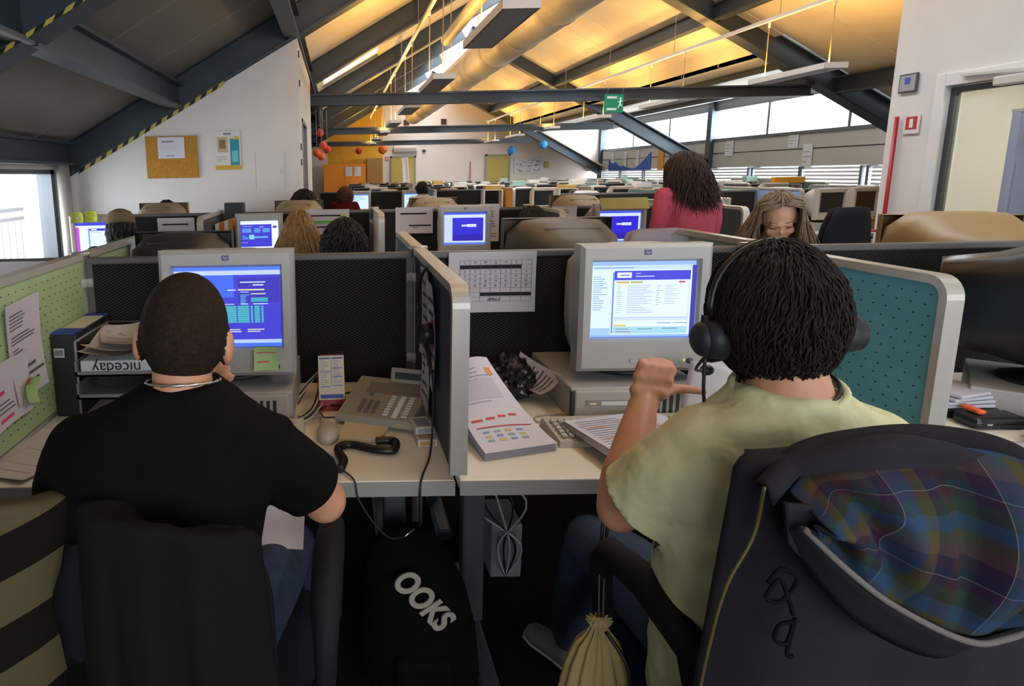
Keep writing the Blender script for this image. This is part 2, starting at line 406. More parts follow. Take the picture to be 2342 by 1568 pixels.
# ================================================================== overhead services
dc = thing('air_duct', 'long round silver air duct under the ridge', 'duct', (2.46, 2, 3.34))
DUCT = mat('galvanised duct', '#aba69c', .55, .3, var=.08, vs=6)
for i in range(14):
    MB().tube([(0, i*1.43, 0), (0, i*1.43+1.42, 0)], .27, n=28).build('duct_section', DUCT, dc)
    MB().tube([(0, i*1.43-.015, 0), (0, i*1.43+.015, 0)], .278, n=28).build('joint_ring', DUCT, dc)
    if i % 2: MB().tube([(0, i*1.43, .27), (0, i*1.43, 1.25)], .006).build('hanger_rod', ALU, dc)
dc = thing('silver_pipe', 'thinner silver pipe running left of the large duct', 'pipe', (1.62, 2, 3.42))
MB().tube([(0, 0, 0), (0, 8.2, 0)], .08, n=18).build('pipe_run', DUCT, dc)
for i in range(5): MB().tube([(0, 1+i*1.7, .08), (0, 1+i*1.7, .75)], .006).build('hanger_rod', ALU, dc)

WARM = (1, .54, .13)
LAMPM = mat('warm uplight lamp', '#ffb24a', emit=2.5)
FIXW = mat('white fixture enamel', '#cfcac6', .4); FIXG = mat('grey fixture underside', '#7d7c80', .6)
def fixture(X, Y, z, rail_z, label, group, energy, L=1.32):
    t = thing('pendant_uplight', label, 'lamp', (X, Y, z), group=group)
    b = MB(); b.box(-.115, .115, 0, L, 0, .012, FIXG); b.box(-.12, -.108, 0, L, 0, .06, FIXW); b.box(.108, .12, 0, L, 0, .06, FIXW)
    b.box(-.12, .12, -.006, .006, 0, .06, FIXW); b.box(-.12, .12, L-.006, L+.006, 0, .06, FIXW); b.build('housing', None, t)
    MB().tube([(0, .1, .035), (0, L-.1, .035)], .014, n=8).build('lamp_tube', LAMPM, t)
    for q in (.12, L-.12):
        MB().tube([(0, q, .05), (0, q, rail_z-z-.022)], .006).build('hanger_rod', mat('brass rod', '#b39a62', .4, .6), t)
        MB().tube([(0, q, rail_z-z-.09), (0, q, rail_z-z-.022)], .014).build('rod_clamp', FIXW, t)
    l = bpy.data.lights.new('uplight', 'AREA'); l.shape = 'RECTANGLE'; l.size = .2; l.size_y = L-.1; l.energy = energy; l.color = WARM
    lo = bpy.data.objects.new('uplight', l); COL.objects.link(lo); lo.parent = t; lo.location = (0, L/2, .065); lo.rotation_euler = (PI, 0, 0)
    return t
ORD = ['nearest', 'second', 'third', 'fourth', 'fifth', 'sixth', 'seventh', 'eighth', 'ninth']
n = 0
for i in range(-1, 7):
    Y = 4.36+i*3.05
    if i < 0: lab = 'flat grey pendant uplight of the left row, above the camera'
    else: lab = f'flat grey pendant uplight, {ORD[i]} in the row beside the round duct'
    fixture(1.16, Y, 2.5, 3.5, lab, 'left row of pendant uplights', 54)
for i in range(0, 6):
    Y = 7.28+i*3.05
    fixture(5.27, Y, 2.51, 3.25, f'slim white pendant uplight, {ORD[i]} in the row along the windows', 'right row of pendant uplights', 54)
for X, z, lab, a, b_ in ((5.27, 3.25, 'pale conduit rail carrying the right row of pendant lamps', 2.5, 24), (1.16, 3.5, 'pale conduit rail carrying the left row of pendant lamps', 4.0, 24)):
    r = thing('lamp_rail', lab, 'rail', (X, a, z)); MB().box(-.02, .02, 0, b_-a, -.02, .02).build('rail_bar', FIXW, r)
    for i in range(8): MB().tube([(0, .8+i*2.5, .02), (0, .8+i*2.5, .55 if X > 3 else .4)], .005).build('hanger_rod', ALU, r)
# ================================================================== office furniture
def mesh_mat():
    m = mat('dark woven screen mesh', '#2f2e2f', .88); nt = m.node_tree; b = nt.nodes['Principled BSDF']
    tc = nt.nodes.new('ShaderNodeTexCoord'); mp = nt.nodes.new('ShaderNodeMapping'); mp.inputs['Rotation'].default_value = (0, math.radians(28), 0)
    wv = nt.nodes.new('ShaderNodeTexWave'); wv.bands_direction = 'Z'; wv.inputs['Scale'].default_value = 34; wv.inputs['Distortion'].default_value = 0
    r = nt.nodes.new('ShaderNodeValToRGB'); r.color_ramp.elements[0].color = lin('#121111'); r.color_ramp.elements[1].color = lin('#383636')
    r.color_ramp.elements[0].position = .35; r.color_ramp.elements[1].position = .75
    nt.links.new(tc.outputs['Object'], mp.inputs['Vector']); nt.links.new(mp.outputs['Vector'], wv.inputs['Vector'])
    nt.links.new(wv.outputs['Fac'], r.inputs['Fac']); nt.links.new(r.outputs['Color'], b.inputs['Base Color'])
    return m
MESH = mesh_mat()
EDGE = mat('grey screen edging', '#5d5b5b', .5, .2)
CLEAR = mat('clear plastic', '#e9ecea', .12, alpha=.35)
DESKT = mat('cream desk laminate', '#ddd5c6', .42, var=.02, vs=5)
DESKE = mat('grey desk edging', '#8f8d8a', .5)
LEGM = mat('grey desk steel', '#5c6167', .45, .5)
BEIGE = mat('beige monitor plastic', '#b6aea2', .5, var=.02)
BEIGED = mat('tan monitor plastic', '#8b7a60', .55)
SILV = mat('silver grey monitor plastic', '#a5a39f', .45, .1)
BLACKP = mat('black plastic', '#17171a', .4)
DGREY = mat('charcoal plastic', '#2a2a2d', .5)
GREYC = mat('light grey case', '#a3a09e', .45)
H_SCR = 1.22

def screen(x0, x1, Y, label, z0=.62, mm=MESH, group=None):
    t = thing('desk_screen', label, 'desk screen', ((x0+x1)/2, Y, 0), group=group); wd = (x1-x0)/2
    MB().box(-wd+.02, wd-.02, -.014, .014, z0, H_SCR-.02).build('mesh_panel', mm, t)
    b = MB(); b.box(-wd, wd, -.02, .02, H_SCR-.024, H_SCR, bev=.006); b.build('top_rail', EDGE, t)
    for s_ in (-1, 1): MB().box(s_*(wd-.012)-.012, s_*(wd-.012)+.012, -.02, .02, z0-.02, H_SCR-.02).build('side_rail', EDGE, t)
    MB().box(-wd, wd, -.02, .02, z0-.03, z0).build('bottom_rail', EDGE, t)
    return t
def divider(X, ya, yb, label, colA, colB=None, z0=.76, z1=1.237, perf=True, group=None):
    """screen across the row; ya is the free end with the rounded corner, yb joins the post"""
    t = thing('desk_divider', label, 'desk divider', (X, ya, 0), group=group); L = abs(yb-ya); s_ = 1 if yb > ya else -1
    R = .055; poly = [(0, z0)]+[(R-R*math.cos(a), z1-R+R*math.sin(a)) for a in [PI/2*i/6 for i in range(7)]]+[(L, z1), (L, z0)]
    poly = [(p*s_, q) for p, q in poly]; pan = [(s_*min(max(s_*p, .012), L), max(z0+.002, min(q, z1-.012))) if not (s_*p < R and q > z1-R) else (s_*(R+(s_*p-R)*.8), z1-R+(q-z1+R)*.8) for p, q in poly]
    for m_, x0, x1, nm in ((colA, -.014, 0, 'panel_face'), (colB or colA, 0, .014, 'panel_face')):
        MB().prism(pan, x1-x0, m_, 'x', x0).build(nm, None, t)
    e = MB(); ins = .022
    def inner(p):
        y_, z_ = s_*p[0], p[1]
        if y_ < R and z_ > z1-R: k = (R-ins)/R; return (s_*(R+(y_-R)*k), z1-R+(z_-z1+R)*k)
        return (s_*max(y_, ins), min(z_, z1-ins))
    for i in range(len(poly)-2):
        a, c = poly[i], poly[i+1]
        for x in (-.021, .021): pass
        e.add([(-.021, *a), (.021, *a), (.021, *c), (-.021, *c), (-.021, *inner(a)), (.021, *inner(a)), (.021, *inner(c)), (-.021, *inner(c))],
              [(0, 1, 2, 3), (4, 7, 6, 5), (0, 3, 7, 4), (1, 5, 6, 2)])
    e.build('edge_trim', ALU, t)
    if perf:
        p = MB()
        r = 0; z = z1-.05
        while z > z0+.03:
            yy = .05+(.0125 if r % 2 else 0)
            while yy < L-.03:
                for x in (-.0145, .0145): p.box(x-.0005, x+.0005, s_*yy-.0026, s_*yy+.0026, z-.0016, z+.0016)
                yy += .042
            z -= .026; r += 1
        o = p.build('perforations', mat('perforation dark', '#3c3b36', .8), t); o['kind'] = 'stuff'
    return t
def post(X, Y, label):
    t = thing('screen_post', label, 'post', (X, Y, 0))
    MB().tube([(0, 0, .02), (0, 0, 1.228)], .019, n=14).build('tube', ALU, t)
    MB().lathe([(.0, 1.226), (.034, 1.228), (.034, 1.24), (.0, 1.243)], n=20).build('cap', mat('satin cap', '#b5b2ac', .35, .5), t)
    MB().lathe([(.0, 0), (.05, .003), (.04, .02), (.0, .022)], n=16).build('foot', LEGM, t)
    for z in (.83, 1.13):
        for x, y in ((-.03, -.012), (.03, -.012), (-.012, -.03), (.012, -.03)):
            MB().lathe([(.0, -.018), (.017, -.014), (.017, .014), (.0, .018)], n=12, c=(x, y, z)).build('clip', CLEAR, t)
    return t
def desk(x0, x1, y0, y1, label, facing=-1, group=None):
    """facing -1: user sits on the low-Y side"""
    t = thing('desk', label, 'desk', ((x0+x1)/2, (y0+y1)/2, 0), group=group); w2, d2 = (x1-x0)/2, (y1-y0)/2
    MB().box(-w2, w2, -d2, d2, .712, .74, bev=.004).build('desktop', DESKT, t)
    fy = facing*d2
    MB().box(-w2, w2, min(fy, fy+facing*.004), max(fy, fy+facing*.004), .7, .738).build('edge_strip', DESKE, t)
    for s_ in (-1, 1):
        x = s_*(w2-.12)
        MB().box(x-.035, x+.035, -.02, .04, .05, .7, bev=.008).build('leg', LEGM, t)
        MB().box(x-.03, x+.03, -d2+.08, d2-.08, 0, .05, bev=.01).build('foot', LEGM, t)
    MB().box(-w2+.1, w2-.1, -.01, .02, .55, .69).build('cable_tray', LEGM, t)
    return t

# ---- monitors
def crt(name, label, loc, rz, plastic, content, W=.41, H=.4, D=.4, tilt=0, group=None, logo=True, base_m=None, curve_top=.0, z_base=.0):
    t = thing(name, label, 'monitor', loc, (0, 0, rz), group=group)
    HL, HR = (0, 0, z_base+.03), (tilt, 0, 0)
    sw, sh = W*.79, W*.60; sb = H-.055-sh          # screen window, bottom of the window
    b = MB(); R = .012
    x0, x1, z0, z1 = -W/2, W/2, 0, H
    a0, a1, c0, c1 = -sw/2, sw/2, sb, sb+sh
    fr = [(x0+R, -.012, z0+R), (x1-R, -.012, z0+R), (x1-R, -.012, z1-R), (x0+R, -.012, z1-R)]
    mid = [(x0, 0, z0), (x1, 0, z0), (x1, 0, z1), (x0, 0, z1)]; bk = [(p[0], .06, p[2]) for p in mid]
    inn = [(a0-.008, -.012, c0-.008), (a1+.008, -.012, c0-.008), (a1+.008, -.012, c1+.008), (a0-.008, -.012, c1+.008)]
    dp = [(a0, .01, c0), (a1, .01, c0), (a1, .01, c1), (a0, .01, c1)]
    b.rings([dp, inn, fr, mid, bk], plastic, cap=False, smooth=False)
    b.build('bezel', None, t, HL, HR)
    def rr(w_, za, zb, y):
        cx = 0; n = 20; out = []
        for k in range(n):
            a = 2*PI*k/n; ca, sa = math.cos(a), math.sin(a)
            p = 5.0; q = (abs(ca)**p+abs(sa)**p)**(-1/p)
            out.append((w_/2*ca*q, y, (za+zb)/2+(zb-za)/2*sa*q))
        return out
    c = MB(); c.rings([rr(W, 0, H, .055), rr(W*.99, .0, H*(1+curve_top), .1), rr(W*.9, .02, H*(.97+curve_top), .2), rr(W*.7, .05, H*.86, .32), rr(W*.62, .07, H*.8, D)], plastic)
    c.build('casing', None, t, HL, HR)
    v = MB()
    for i in range(7): v.box(-W*.25, W*.25, .24+i*.018, .247+i*.018, H*.9-i*.011, H*.93-i*.011)
    v.build('vents', DGREY, t, HL, HR)
    s = MB(); k = -.004
    s.quad((a0, .0095, c0), (a1, .0095, c0), (a1, .0095, c1), (a0, .0095, c1), content[0] if not isinstance(content[0], str) else glow(content[0]))
    for i, (u0, v0, u1, v1, m_) in enumerate(content[1:]):
        yy = .0092-.00008*i
        mm = glow(m_) if isinstance(m_, str) else m_
        s.quad((a0+sw*u0, yy, c0+sh*v0), (a0+sw*u1, yy, c0+sh*v0), (a0+sw*u1, yy, c0+sh*v1), (a0+sw*u0, yy, c0+sh*v1), mm)
    s.build('display', None, t, HL, HR)
    MB().tube([(W*.36, -.017, sb*.33), (W*.36, -.01, sb*.33)], .009, n=14).build('power_button', mat('button slate', '#4b4d63', .4), t, HL, HR)
    MB().box(W*.31, W*.325, -.0145, -.012, sb*.31, sb*.38).build('indicator_light', glow('#c9e25a', .8), t, HL, HR)
    if logo:
        lg = MB().box(-.011, .011, -.0135, -.0118, H-.033, H-.017, bev=.002).build('logo', mat('logo blue', '#3b4076', .4), t, HL, HR)
        text('hp', .015, mat('logo grey', '#b9b9c4', .5), lg, (0, -.0142, H-.0245), (PI/2, 0, 0), shear=.25)
        for i in range(3): MB().box(-.04+i*.03, -.018+i*.03, -.0145, -.0115, sb*.27, sb*.4, bev=.003).build('menu_button', plastic, t, HL, HR)
    bm_ = base_m or DGREY
    if z_base: MB().box(-.19, .19, .02, min(D, .36), 0, z_base-.001, bev=.006).build('riser', GREYC, t)
    MB().lathe([(.0, 0), (.125, 0), (.13, .008), (.09, .018), (.05, .03), (.045, .05), (.0, .05)], n=24).build('swivel_base', bm_, t, (0, .17, z_base))
    return t
def rows_(n, x0, x1, y0, y1, c, seed, t=.4): return [(a, b_, c_, d, c) for a, b_, c_, d, _ in lines(n, x0, x1, y0, y1, c, seed, t)]
WEB = (['#cfe3fb', (0, .95, 1, 1, '#8fb3ee'), (0, .90, .97, .945, '#bcd6f6'), (.02, .915, .4, .925, '#6f86c8'), (.0, .0, .2, .88, '#d3ecf6')]
  + rows_(16, .01, .15, .36, .82, '#5b86c9', 3, .28) + [(.0, 0, .19, .13, '#9fc4e6'), (.2, .06, .215, .86, '#5d86dd'), (.215, .76, .95, .88, '#3434cf'), (.24, .79, .38, .86, '#e8eef8'), (.27, .815, .36, .83, '#4a68d8'),
     (.42, .80, .6, .815, '#aab8ee'), (.42, .84, .47, .85, '#aab8ee'), (.215, .07, .93, .75, '#dcedfb'), (.235, .72, .36, .742, '#caa53c'), (.375, .72, .49, .742, '#a9a552'), (.84, .72, .9, .74, '#cf2e3a')]
  + rows_(14, .24, .3, .32, .7, '#97aeda', 5, .3) + rows_(16, .34, .62, .32, .7, '#8497cc', 6, .25) + rows_(9, .62, .68, .42, .7, '#9db2dc', 8, .3) + rows_(12, .7, .86, .44, .7, '#8fa4d6', 9, .22)
  + [(.22, .26, .93, .275, '#a8bce6'), (.22, .235, .93, .25, '#bccbee'), (.64, .19, .78, .205, '#9fb0d8'), (.81, .19, .93, .205, '#9fb0d8'), (.22, .155, .34, .175, '#cdb648'), (.215, .06, .93, .15, '#9fd0e4'), (.24, .115, .36, .125, '#5c7dae'), (.45, .115, .6, .125, '#5c7dae'), (.69, .12, .84, .13, '#5c7dae'), (.24, .08, .38, .09, '#b05c76'),
     (0, 0, 1, .045, '#8fb4ee'), (0, 0, 1, .02, '#5f7ede'), (.955, 0, 1, .95, '#2b2b9e'), (.945, .05, .955, .88, '#e7f1ff')])
TERM = (['#3a35c8', (0, .955, 1, 1, '#4d78ef'), (0, .9, 1, .955, '#b9cdf6'), (0, .06, .015, .9, '#a9bff2'), (.02, .62, .56, .9, '#3e63ea'), (.6, .55, .99, .86, '#2f28b0')]
  + [(.62, .80, .86, .815, '#b9d3f5'), (.74, .765, .84, .78, '#d8dff5'), (.5, .705, .58, .718, '#cdd7f7'), (.6, .705, .85, .722, '#d9d6b4'), (.62, .68, .7, .69, '#9cc3f0'), (.72, .655, .86, .668, '#d9d6b4')]
  + rows_(7, .62, .71, .53, .66, '#62c0ea', 4, .4) + [(.72, .56, .88, .615, '#3f9fb8'), (.3, .53, .56, .54, '#bcd2f4'), (.62, .53, .69, .542, '#a9dff3'), (.74, .53, .88, .542, '#a9dff3')]
  + [(a, .30+.0275*i, b_, .3225+.0275*i, '#44b2b8') for i in range(8) for a, b_ in ((.3, .46), (.47, .58), (.59, .70), (.715, .735), (.75, .80), (.815, .835))]
  + [(.5, .21, .61, .222, '#d9d6b4'), (.5, .185, .62, .197, '#cfd8e8'), (.68, .21, .84, .222, '#d9d6b4'), (.68, .185, .8, .197, '#d9d6b4'), (0, .045, 1, .09, '#a8c2f5'), (0, 0, 1, .045, '#3f6ef2')])
BLUE = ['#c5d8f8', (0, .94, 1, 1, '#4058e8'), (0, .86, 1, .94, '#ccd9f4'), (0, .0, .2, .86, '#bcd0f2'), (.2, .1, .95, .84, '#2c22c9'), (.2, .1, .95, .3, '#2519a6'), (.42, .56, .56, .62, '#c7d0f0'), (.56, .545, .78, .635, '#dfe6f8'), (.6, .58, .74, .595, '#7d8ad8'), (0, 0, 1, .05, '#4a78f0')]
TERM2 = (['#3b39c9', (0, .88, 1, 1, '#dfe9fb'), (.82, .08, 1, .9, '#e6eefc'), (.85, .74, .96, .82, '#4a45c4'), (0, 0, 1, .1, '#e2ecfb'), (.05, .8, .3, .82, '#7fb8f3'), (.5, .78, .6, .8, '#a9d6f8')]
  + [(a, .6+.03*i, b_, .62+.03*i, '#5fa8ee') for i in range(5) for a, b_ in ((.04, .28), (.36, .52), (.58, .77))] + rows_(3, .04, .2, .36, .5, '#62b6ea', 2) + [(.3, .4, .72, .46, '#5fb0e8'), (.22, .36, .35, .52, '#7fd0f0'), (.04, .24, .18, .26, '#c07fd8')])
WEBL = ['#dceafc', (0, .9, 1, 1, '#3c3ad0'), (0, 0, .08, .85, '#c04fe0'), (.08, .0, .3, .88, '#e4f0ff'), (.3, .08, .34, .8, '#7f9be0'), (.34, .72, 1, .8, '#3e38cf'), (.38, .74, .52, .785, '#dfe4f8'), (.36, .66, .62, .672, '#8790b0'), (0, 0, 1, .05, '#88b2f0')]
SMALL = ['#cfe8fb'] + rows_(5, .1, .9, .55, .9, '#7fb2dd', 1, .4) + [(0, .93, 1, 1, '#4f78e8')]
OFF = [mat('dark tube glass', '#26262b', .15)]
DARKS = OFF

def pc_case(label, loc, rz=0, W=.42, D=.42, Hh=.105, m=GREYC):
    t = thing('desktop_computer', label, 'computer', loc, (0, 0, rz))
    MB().box(-W/2, W/2, 0, D, 0, Hh, bev=.006).build('case', m, t)
    MB().box(-W/2+.01, W/2-.01, -.012, .004, .008, Hh-.006, bev=.006).build('front_panel', mat('beige front', '#a9a39a', .5), t)
    MB().box(-W/2+.045, -W/2+.2, -.0145, -.011, .045, .063).build('drive_slot', mat('slot grey', '#8b867e', .5), t)
    MB().box(-W/2+.09, -W/2+.19, -.0155, -.012, .047, .06).build('label_plate', mat('pale plate', '#d4d2cf', .5), t)
    MB().box(-W/2+.055, -W/2+.075, -.015, -.012, .05, .055).build('indicator_light', glow('#e0c890', .6), t)
    for i in range(6): MB().box(W/2-.16+i*.02, W/2-.15+i*.02, -.0135, -.011, .02, .08).build('vent_slot', DGREY, t)
    MB().box(-W/2-.001, -W/2+.006, -.013, .004, .01, Hh-.01).build('side_latch', DGREY, t)
    return t
def keyboard(label, loc, rz, m=BEIGE):
    t = thing('keyboard', label, 'keyboard', loc, (0, 0, rz))
    b = MB(); b.add([(-.225, 0, 0), (.225, 0, 0), (.225, .16, 0), (-.225, .16, 0), (-.22, .005, .016), (.22, .005, .016), (.22, .155, .032), (-.22, .155, .032)], [(3, 2, 1, 0), (4, 5, 6, 7), (0, 1, 5, 4), (1, 2, 6, 5), (2, 3, 7, 6), (3, 0, 4, 7)])
    b.build('body', m, t)
    km = mat('key grey', '#8e897f', .6); km2 = mat('key beige', '#b9b3a6', .6)
    kb = MB().box(-.0075, .0075, -.0075, .0075, 0, .008, bev=.002).mesh('key'); kb.materials.append(km2)
    for r in range(5):
        for c in range(20):
            x = -.2+c*.021; yy = .03+r*.022; link('key', kb, t, (x, yy, .018+yy*.1), (.1, 0, 0))
    return t
def office_chair(label, loc, rz, col, back_h=.52, arms=True, group=None, seat_z=.46, col2=None, arm_h=.25, bw=.46):
    t = thing('office_chair', label, 'chair', loc, (0, 0, rz), group=group)
    m2 = col2 or mat('matt black chair plastic', '#141416', .75, spec=.25)
    def rb(wd, y0, y1, z0, z1): return MB().box(-wd/2, wd/2, y0, y1, z0, z1, bev=.05)
    b = MB(); b.box(-.24, .24, -.24, .24, seat_z-.08, seat_z, bev=.035); b.build('seat', col, t)
    b = MB()
    def P(u, v, o): 
        x = (u-.5)*bw*(1-.25*max(0, v-.7)/.3*(abs(u-.5)*2)); z = seat_z+.1+v*back_h-.05*max(0, abs(u-.5)*2-.6)*(1 if v > .5 else -.6)
        return (x, -.25-.05*v+.05*(2*u-1)**2+o, z)
    b.grid(lambda u, v: P(u, v, 0), 10, 8); b.grid(lambda u, v: P(u, v, -.05), 10, 8)
    b.build('backrest', col, t, th=.012)
    MB().bar((0, -.1, seat_z-.05), (0, -.33, seat_z-.02), .07, .015).build('back_bracket', m2, t)
    MB().bar((0, -.32, seat_z-.03), (0, -.31, seat_z+.35), .07, .015).build('back_upright', m2, t)
    if arms:
        for s_ in (-1, 1):
            a = MB(); a.tube([(s_*.22, .1, seat_z-.04), (s_*.28, .12, seat_z+.0), (s_*.285, .15, seat_z+.2), (s_*.28, .12, seat_z+arm_h-.02), (s_*.275, -.02, seat_z+arm_h), (s_*.27, -.16, seat_z+arm_h-.03), (s_*.27, -.2, seat_z+.1), (s_*.24, -.1, seat_z-.04)], [.018, .02, .024, .03, .034, .03, .02, .018], n=10); a.build('armrest', m2, t)
    MB().tube([(0, 0, .1), (0, 0, seat_z-.07)], .025, n=12).build('gas_lift', m2, t)
    for k in range(5):
        a = 2*PI*k/5+.3; ca, sa = math.cos(a), math.sin(a)
        l = MB(); l.tube([(0, 0, .11), (.28*ca, .28*sa, .075)], [.03, .02], n=8); lg = l.build('base_leg', m2, t)
        MB().ell((.28*ca, .28*sa, .035), (.028, .028, .034)).build('castor', m2, lg)
    return t
# ================================================================== rows of desks
XE = [-2.18, -.95, .285, 1.51, 2.74, 3.96, 5.2, 6.4, 7.6, 8.8]
GREEN = mat('pale green screen', '#a3b98a', .7, var=.05, vs=12); TEAL = mat('teal blue screen', '#5ba2b3', .7, var=.05, vs=12)
SLATE = mat('slate blue screen', '#39414d', .6, var=.05, vs=10); MINT = mat('mint screen', '#a9d2c2', .7); PBLUE = mat('powder blue screen', '#7f97c4', .7)
ORANGE = mat('orange screen', '#d3983f', .7); DTEAL = mat('dull teal screen', '#5d8f8d', .7)
NTH = ['first', 'second', 'third', 'fourth', 'fifth', 'sixth', 'seventh', 'eighth', 'ninth']
# ---- row 1 (the one in front of us)
for i, w_ in enumerate(('left of the green divider', 'behind the left seated man', 'behind the right seated man', 'right of the teal divider')):
    screen(XE[i]+.022, XE[i+1]-.022, 2.38, f'dark mesh screen of the nearest row {w_}')
post(-.95, 2.38, 'metal screen post between green divider and left mesh screen'); post(.285, 2.38, 'metal screen post at the central divider of the nearest row'); post(1.51, 2.38, 'metal screen post behind the head of the man in yellow')
divider(-.95, 1.55, 2.352, 'pale green perforated desk divider at left with pinned sheets', GREEN)
divider(.285, 1.525, 2.352, 'slate blue central desk divider with thick aluminium edge', SLATE, perf=False)
divider(1.445, 1.525, 2.352, 'teal perforated desk divider right of the man in yellow', TEAL)
divider(-.95, 3.15, 2.408, 'pale green desk divider on the far side of the nearest row', GREEN)
divider(.285, 3.1, 2.408, 'grey desk divider behind the central post, far side', SLATE, perf=False)
divider(1.51, 2.95, 2.408, 'grey desk divider covered with notes beside standing woman', MINT, perf=False)
for i, w_ in enumerate(('at the far left edge', 'of the man in the black shirt', 'of the man in the yellow shirt', 'at the right edge behind the teal divider')):
    desk(XE[i]+.006, XE[i+1]-.006, 1.54, 2.35, f'cream desk {w_}')
for i, w_ in enumerate(('at left, facing the green divider', 'with a black monitor, far side of nearest row', 'with a dark grey monitor, far side of nearest row', 'of the blonde woman looking down')):
    desk(XE[i]+.006, XE[i+1]-.006, 2.41, 3.22, f'cream desk {w_}', 1)

crt('crt_monitor', 'silver CRT monitor with blue data screen in front of the man in black', (-.355, 2.0, .85), .0, SILV, TERM, W=.42, tilt=-.05, D=.335)
crt('crt_monitor', 'silver CRT monitor with web page in front of the man in yellow', (.94, 2.0, .845), -.02, SILV, WEB, W=.40, tilt=-.03, D=.335)
pc_case('grey desktop computer under the left monitor', (-.365, 1.94, .74))
pc_case('grey desktop computer under the monitor with the web page', (.915, 1.945, .74), Hh=.1)
crt('crt_monitor', 'black CRT monitor turned sideways on the right edge desk', (2.33, 1.86, .8265), .85, BLACKP, OFF, W=.46, H=.42, D=.46, logo=False, base_m=BLACKP)
# backs of monitors on the far side of row 1
crt('crt_monitor', 'back of a black CRT monitor behind the left mesh screen', (-.68, 2.9, .74), PI, DGREY, OFF, W=.42, H=.4, logo=False, z_base=0.10)
crt('crt_monitor', 'back of a dark brown CRT monitor behind the calendar screen', (.94, 2.9, .74), PI, mat('dark taupe plastic', '#4a443c', .5), OFF, W=.46, H=.41, logo=False, z_base=0.12)
crt('crt_monitor', 'arched tan CRT monitor seen from behind at the right edge', (2.78, 3.05, .74), PI-.35, mat('tan monitor top', '#7d6238', .5), OFF, W=.5, H=.4, D=.48, logo=False, curve_top=.05, z_base=0.10)
# ---- row 2
Y2 = 5.33
for i in range(0, 4):
    screen(XE[i]+.022, XE[i+1]-.022, Y2, f'dark mesh desk screen of the second row, {NTH[i]} from the left', group='second row screens')
    desk(XE[i]+.006, XE[i+1]-.006, Y2-.83, Y2-.03, f'cream desk on the near side of second row, {NTH[i]} from the left', group='second row desks')
    desk(XE[i]+.006, XE[i+1]-.006, Y2+.03, Y2+.8, f'cream desk on the far side of second row, {NTH[i]} from the left', 1, group='second row desks')
for i, c in ((1, SLATE), (2, WHITE), (3, SLATE), (4, SLATE)):
    post(XE[i], Y2, f'metal screen post of the second row, {NTH[i-1]} from the left')
    divider(XE[i], Y2-.87, Y2-.028, f'desk divider on the near side of second row, {NTH[i-1]} from the left', c, perf=False, group='second row dividers')
divider(2.74, Y2+.8, Y2+.028, 'desk divider on the far side of second row near standing woman', MINT, perf=False)
crt('crt_monitor', 'CRT monitor with white page and yellow notes by the green hooded man', (-1.77, 4.75, .74), .1, BEIGE, WEBL, W=.36, H=.38, logo=False, z_base=0.10)
crt('crt_monitor', 'tilted beige CRT monitor with blue terminal beside blonde hair', (-.58, 4.75, .74), .12, SILV, TERM2, W=.345, H=.35, tilt=-.1, logo=False, z_base=0.12)
crt('crt_monitor', 'beige CRT monitor with plain blue page in the second row', (.905, 4.75, .74), 0, SILV, BLUE, W=.375, H=.36, tilt=-.02, z_base=0.14)
crt('crt_monitor', 'CRT monitor with blue page under an olive folder', (2.02, 4.75, .74), 0, SILV, BLUE, W=.37, H=.36, logo=False, z_base=0.13)
tag(MB().box(-.17, .17, -.05, .04, 0, .012).build('olive_folder', mat('olive card', '#a39a5a', .7), None, (2.03, 4.735, 1.262), (1.0, 0, 0)), 'olive card folder lying over the top of a monitor', 'folder')
for X, lab in ((-1.53, 'against the white room wall'), (-.35, 'beside the room corner'), (.82, 'in front of the man in white'), (2.04, 'left of the standing woman')):
    crt('crt_monitor', f'back of a tan CRT monitor {lab}', (X, 5.8, .74), PI, BEIGED, OFF, W=.42, H=.42, logo=False, group='tan monitors on far side of second row', z_base=0.10)
pc_case('upright beige computer tower right of the pink sweater', (4.35, 7.55, .74), W=.2, D=.3, Hh=.42, m=BEIGE)
# ---- further rows
rr = random.Random(11)
cols_d = [PBLUE, DTEAL, MINT, ORANGE, TEAL, SLATE, GREYC]
mon_proto = None
def far_row(r, Y, cells, with_desks):
    for i in cells:
        x0, x1 = XE[i], XE[i+1]; nm = f'{NTH[r-1]} row, {NTH[i]} bay'
        screen(x0+.022, x1-.022, Y, f'dark mesh desk screen, {nm}', group=f'{NTH[r-1]} row screens')
        c = cols_d[(i*3+r*2) % 7]
        divider(x1, Y-.8, Y-.028, f'desk divider, near side of {nm}', c, perf=False, z1=1.25, group=f'{NTH[r-1]} row dividers')
        divider(x1, Y+.8, Y+.028, f'desk divider, far side of {nm}', cols_d[(i*5+r+2) % 7], perf=False, z1=1.25, group=f'{NTH[r-1]} row dividers')
        if with_desks:
            desk(x0+.006, x1-.006, Y-.83, Y-.03, f'cream desk, near side of {nm}', group=f'{NTH[r-1]} row desks')
            desk(x0+.006, x1-.006, Y+.03, Y+.8, f'cream desk, far side of {nm}', 1, group=f'{NTH[r-1]} row desks')
mon_spots = []
far_row(3, 8.28, (4, 5, 6, 7, 8), True)
far_row(4, 11.2, (2, 3, 4, 5, 6, 7), True)
screen(-.34, .263, 11.2, 'short dark mesh desk screen of the fourth row by the white room'); desk(-.34, .275, 10.37, 11.17, 'short cream desk of the fourth row by the white room')
far_row(5, 14.2, (2, 3, 4, 5, 6, 7, 8), True)
far_row(6, 17.3, (2, 3, 4, 5, 6, 7, 8), True)
far_row(7, 20.4, (2, 3, 4, 5, 6, 7, 8), True)
lowm = {}
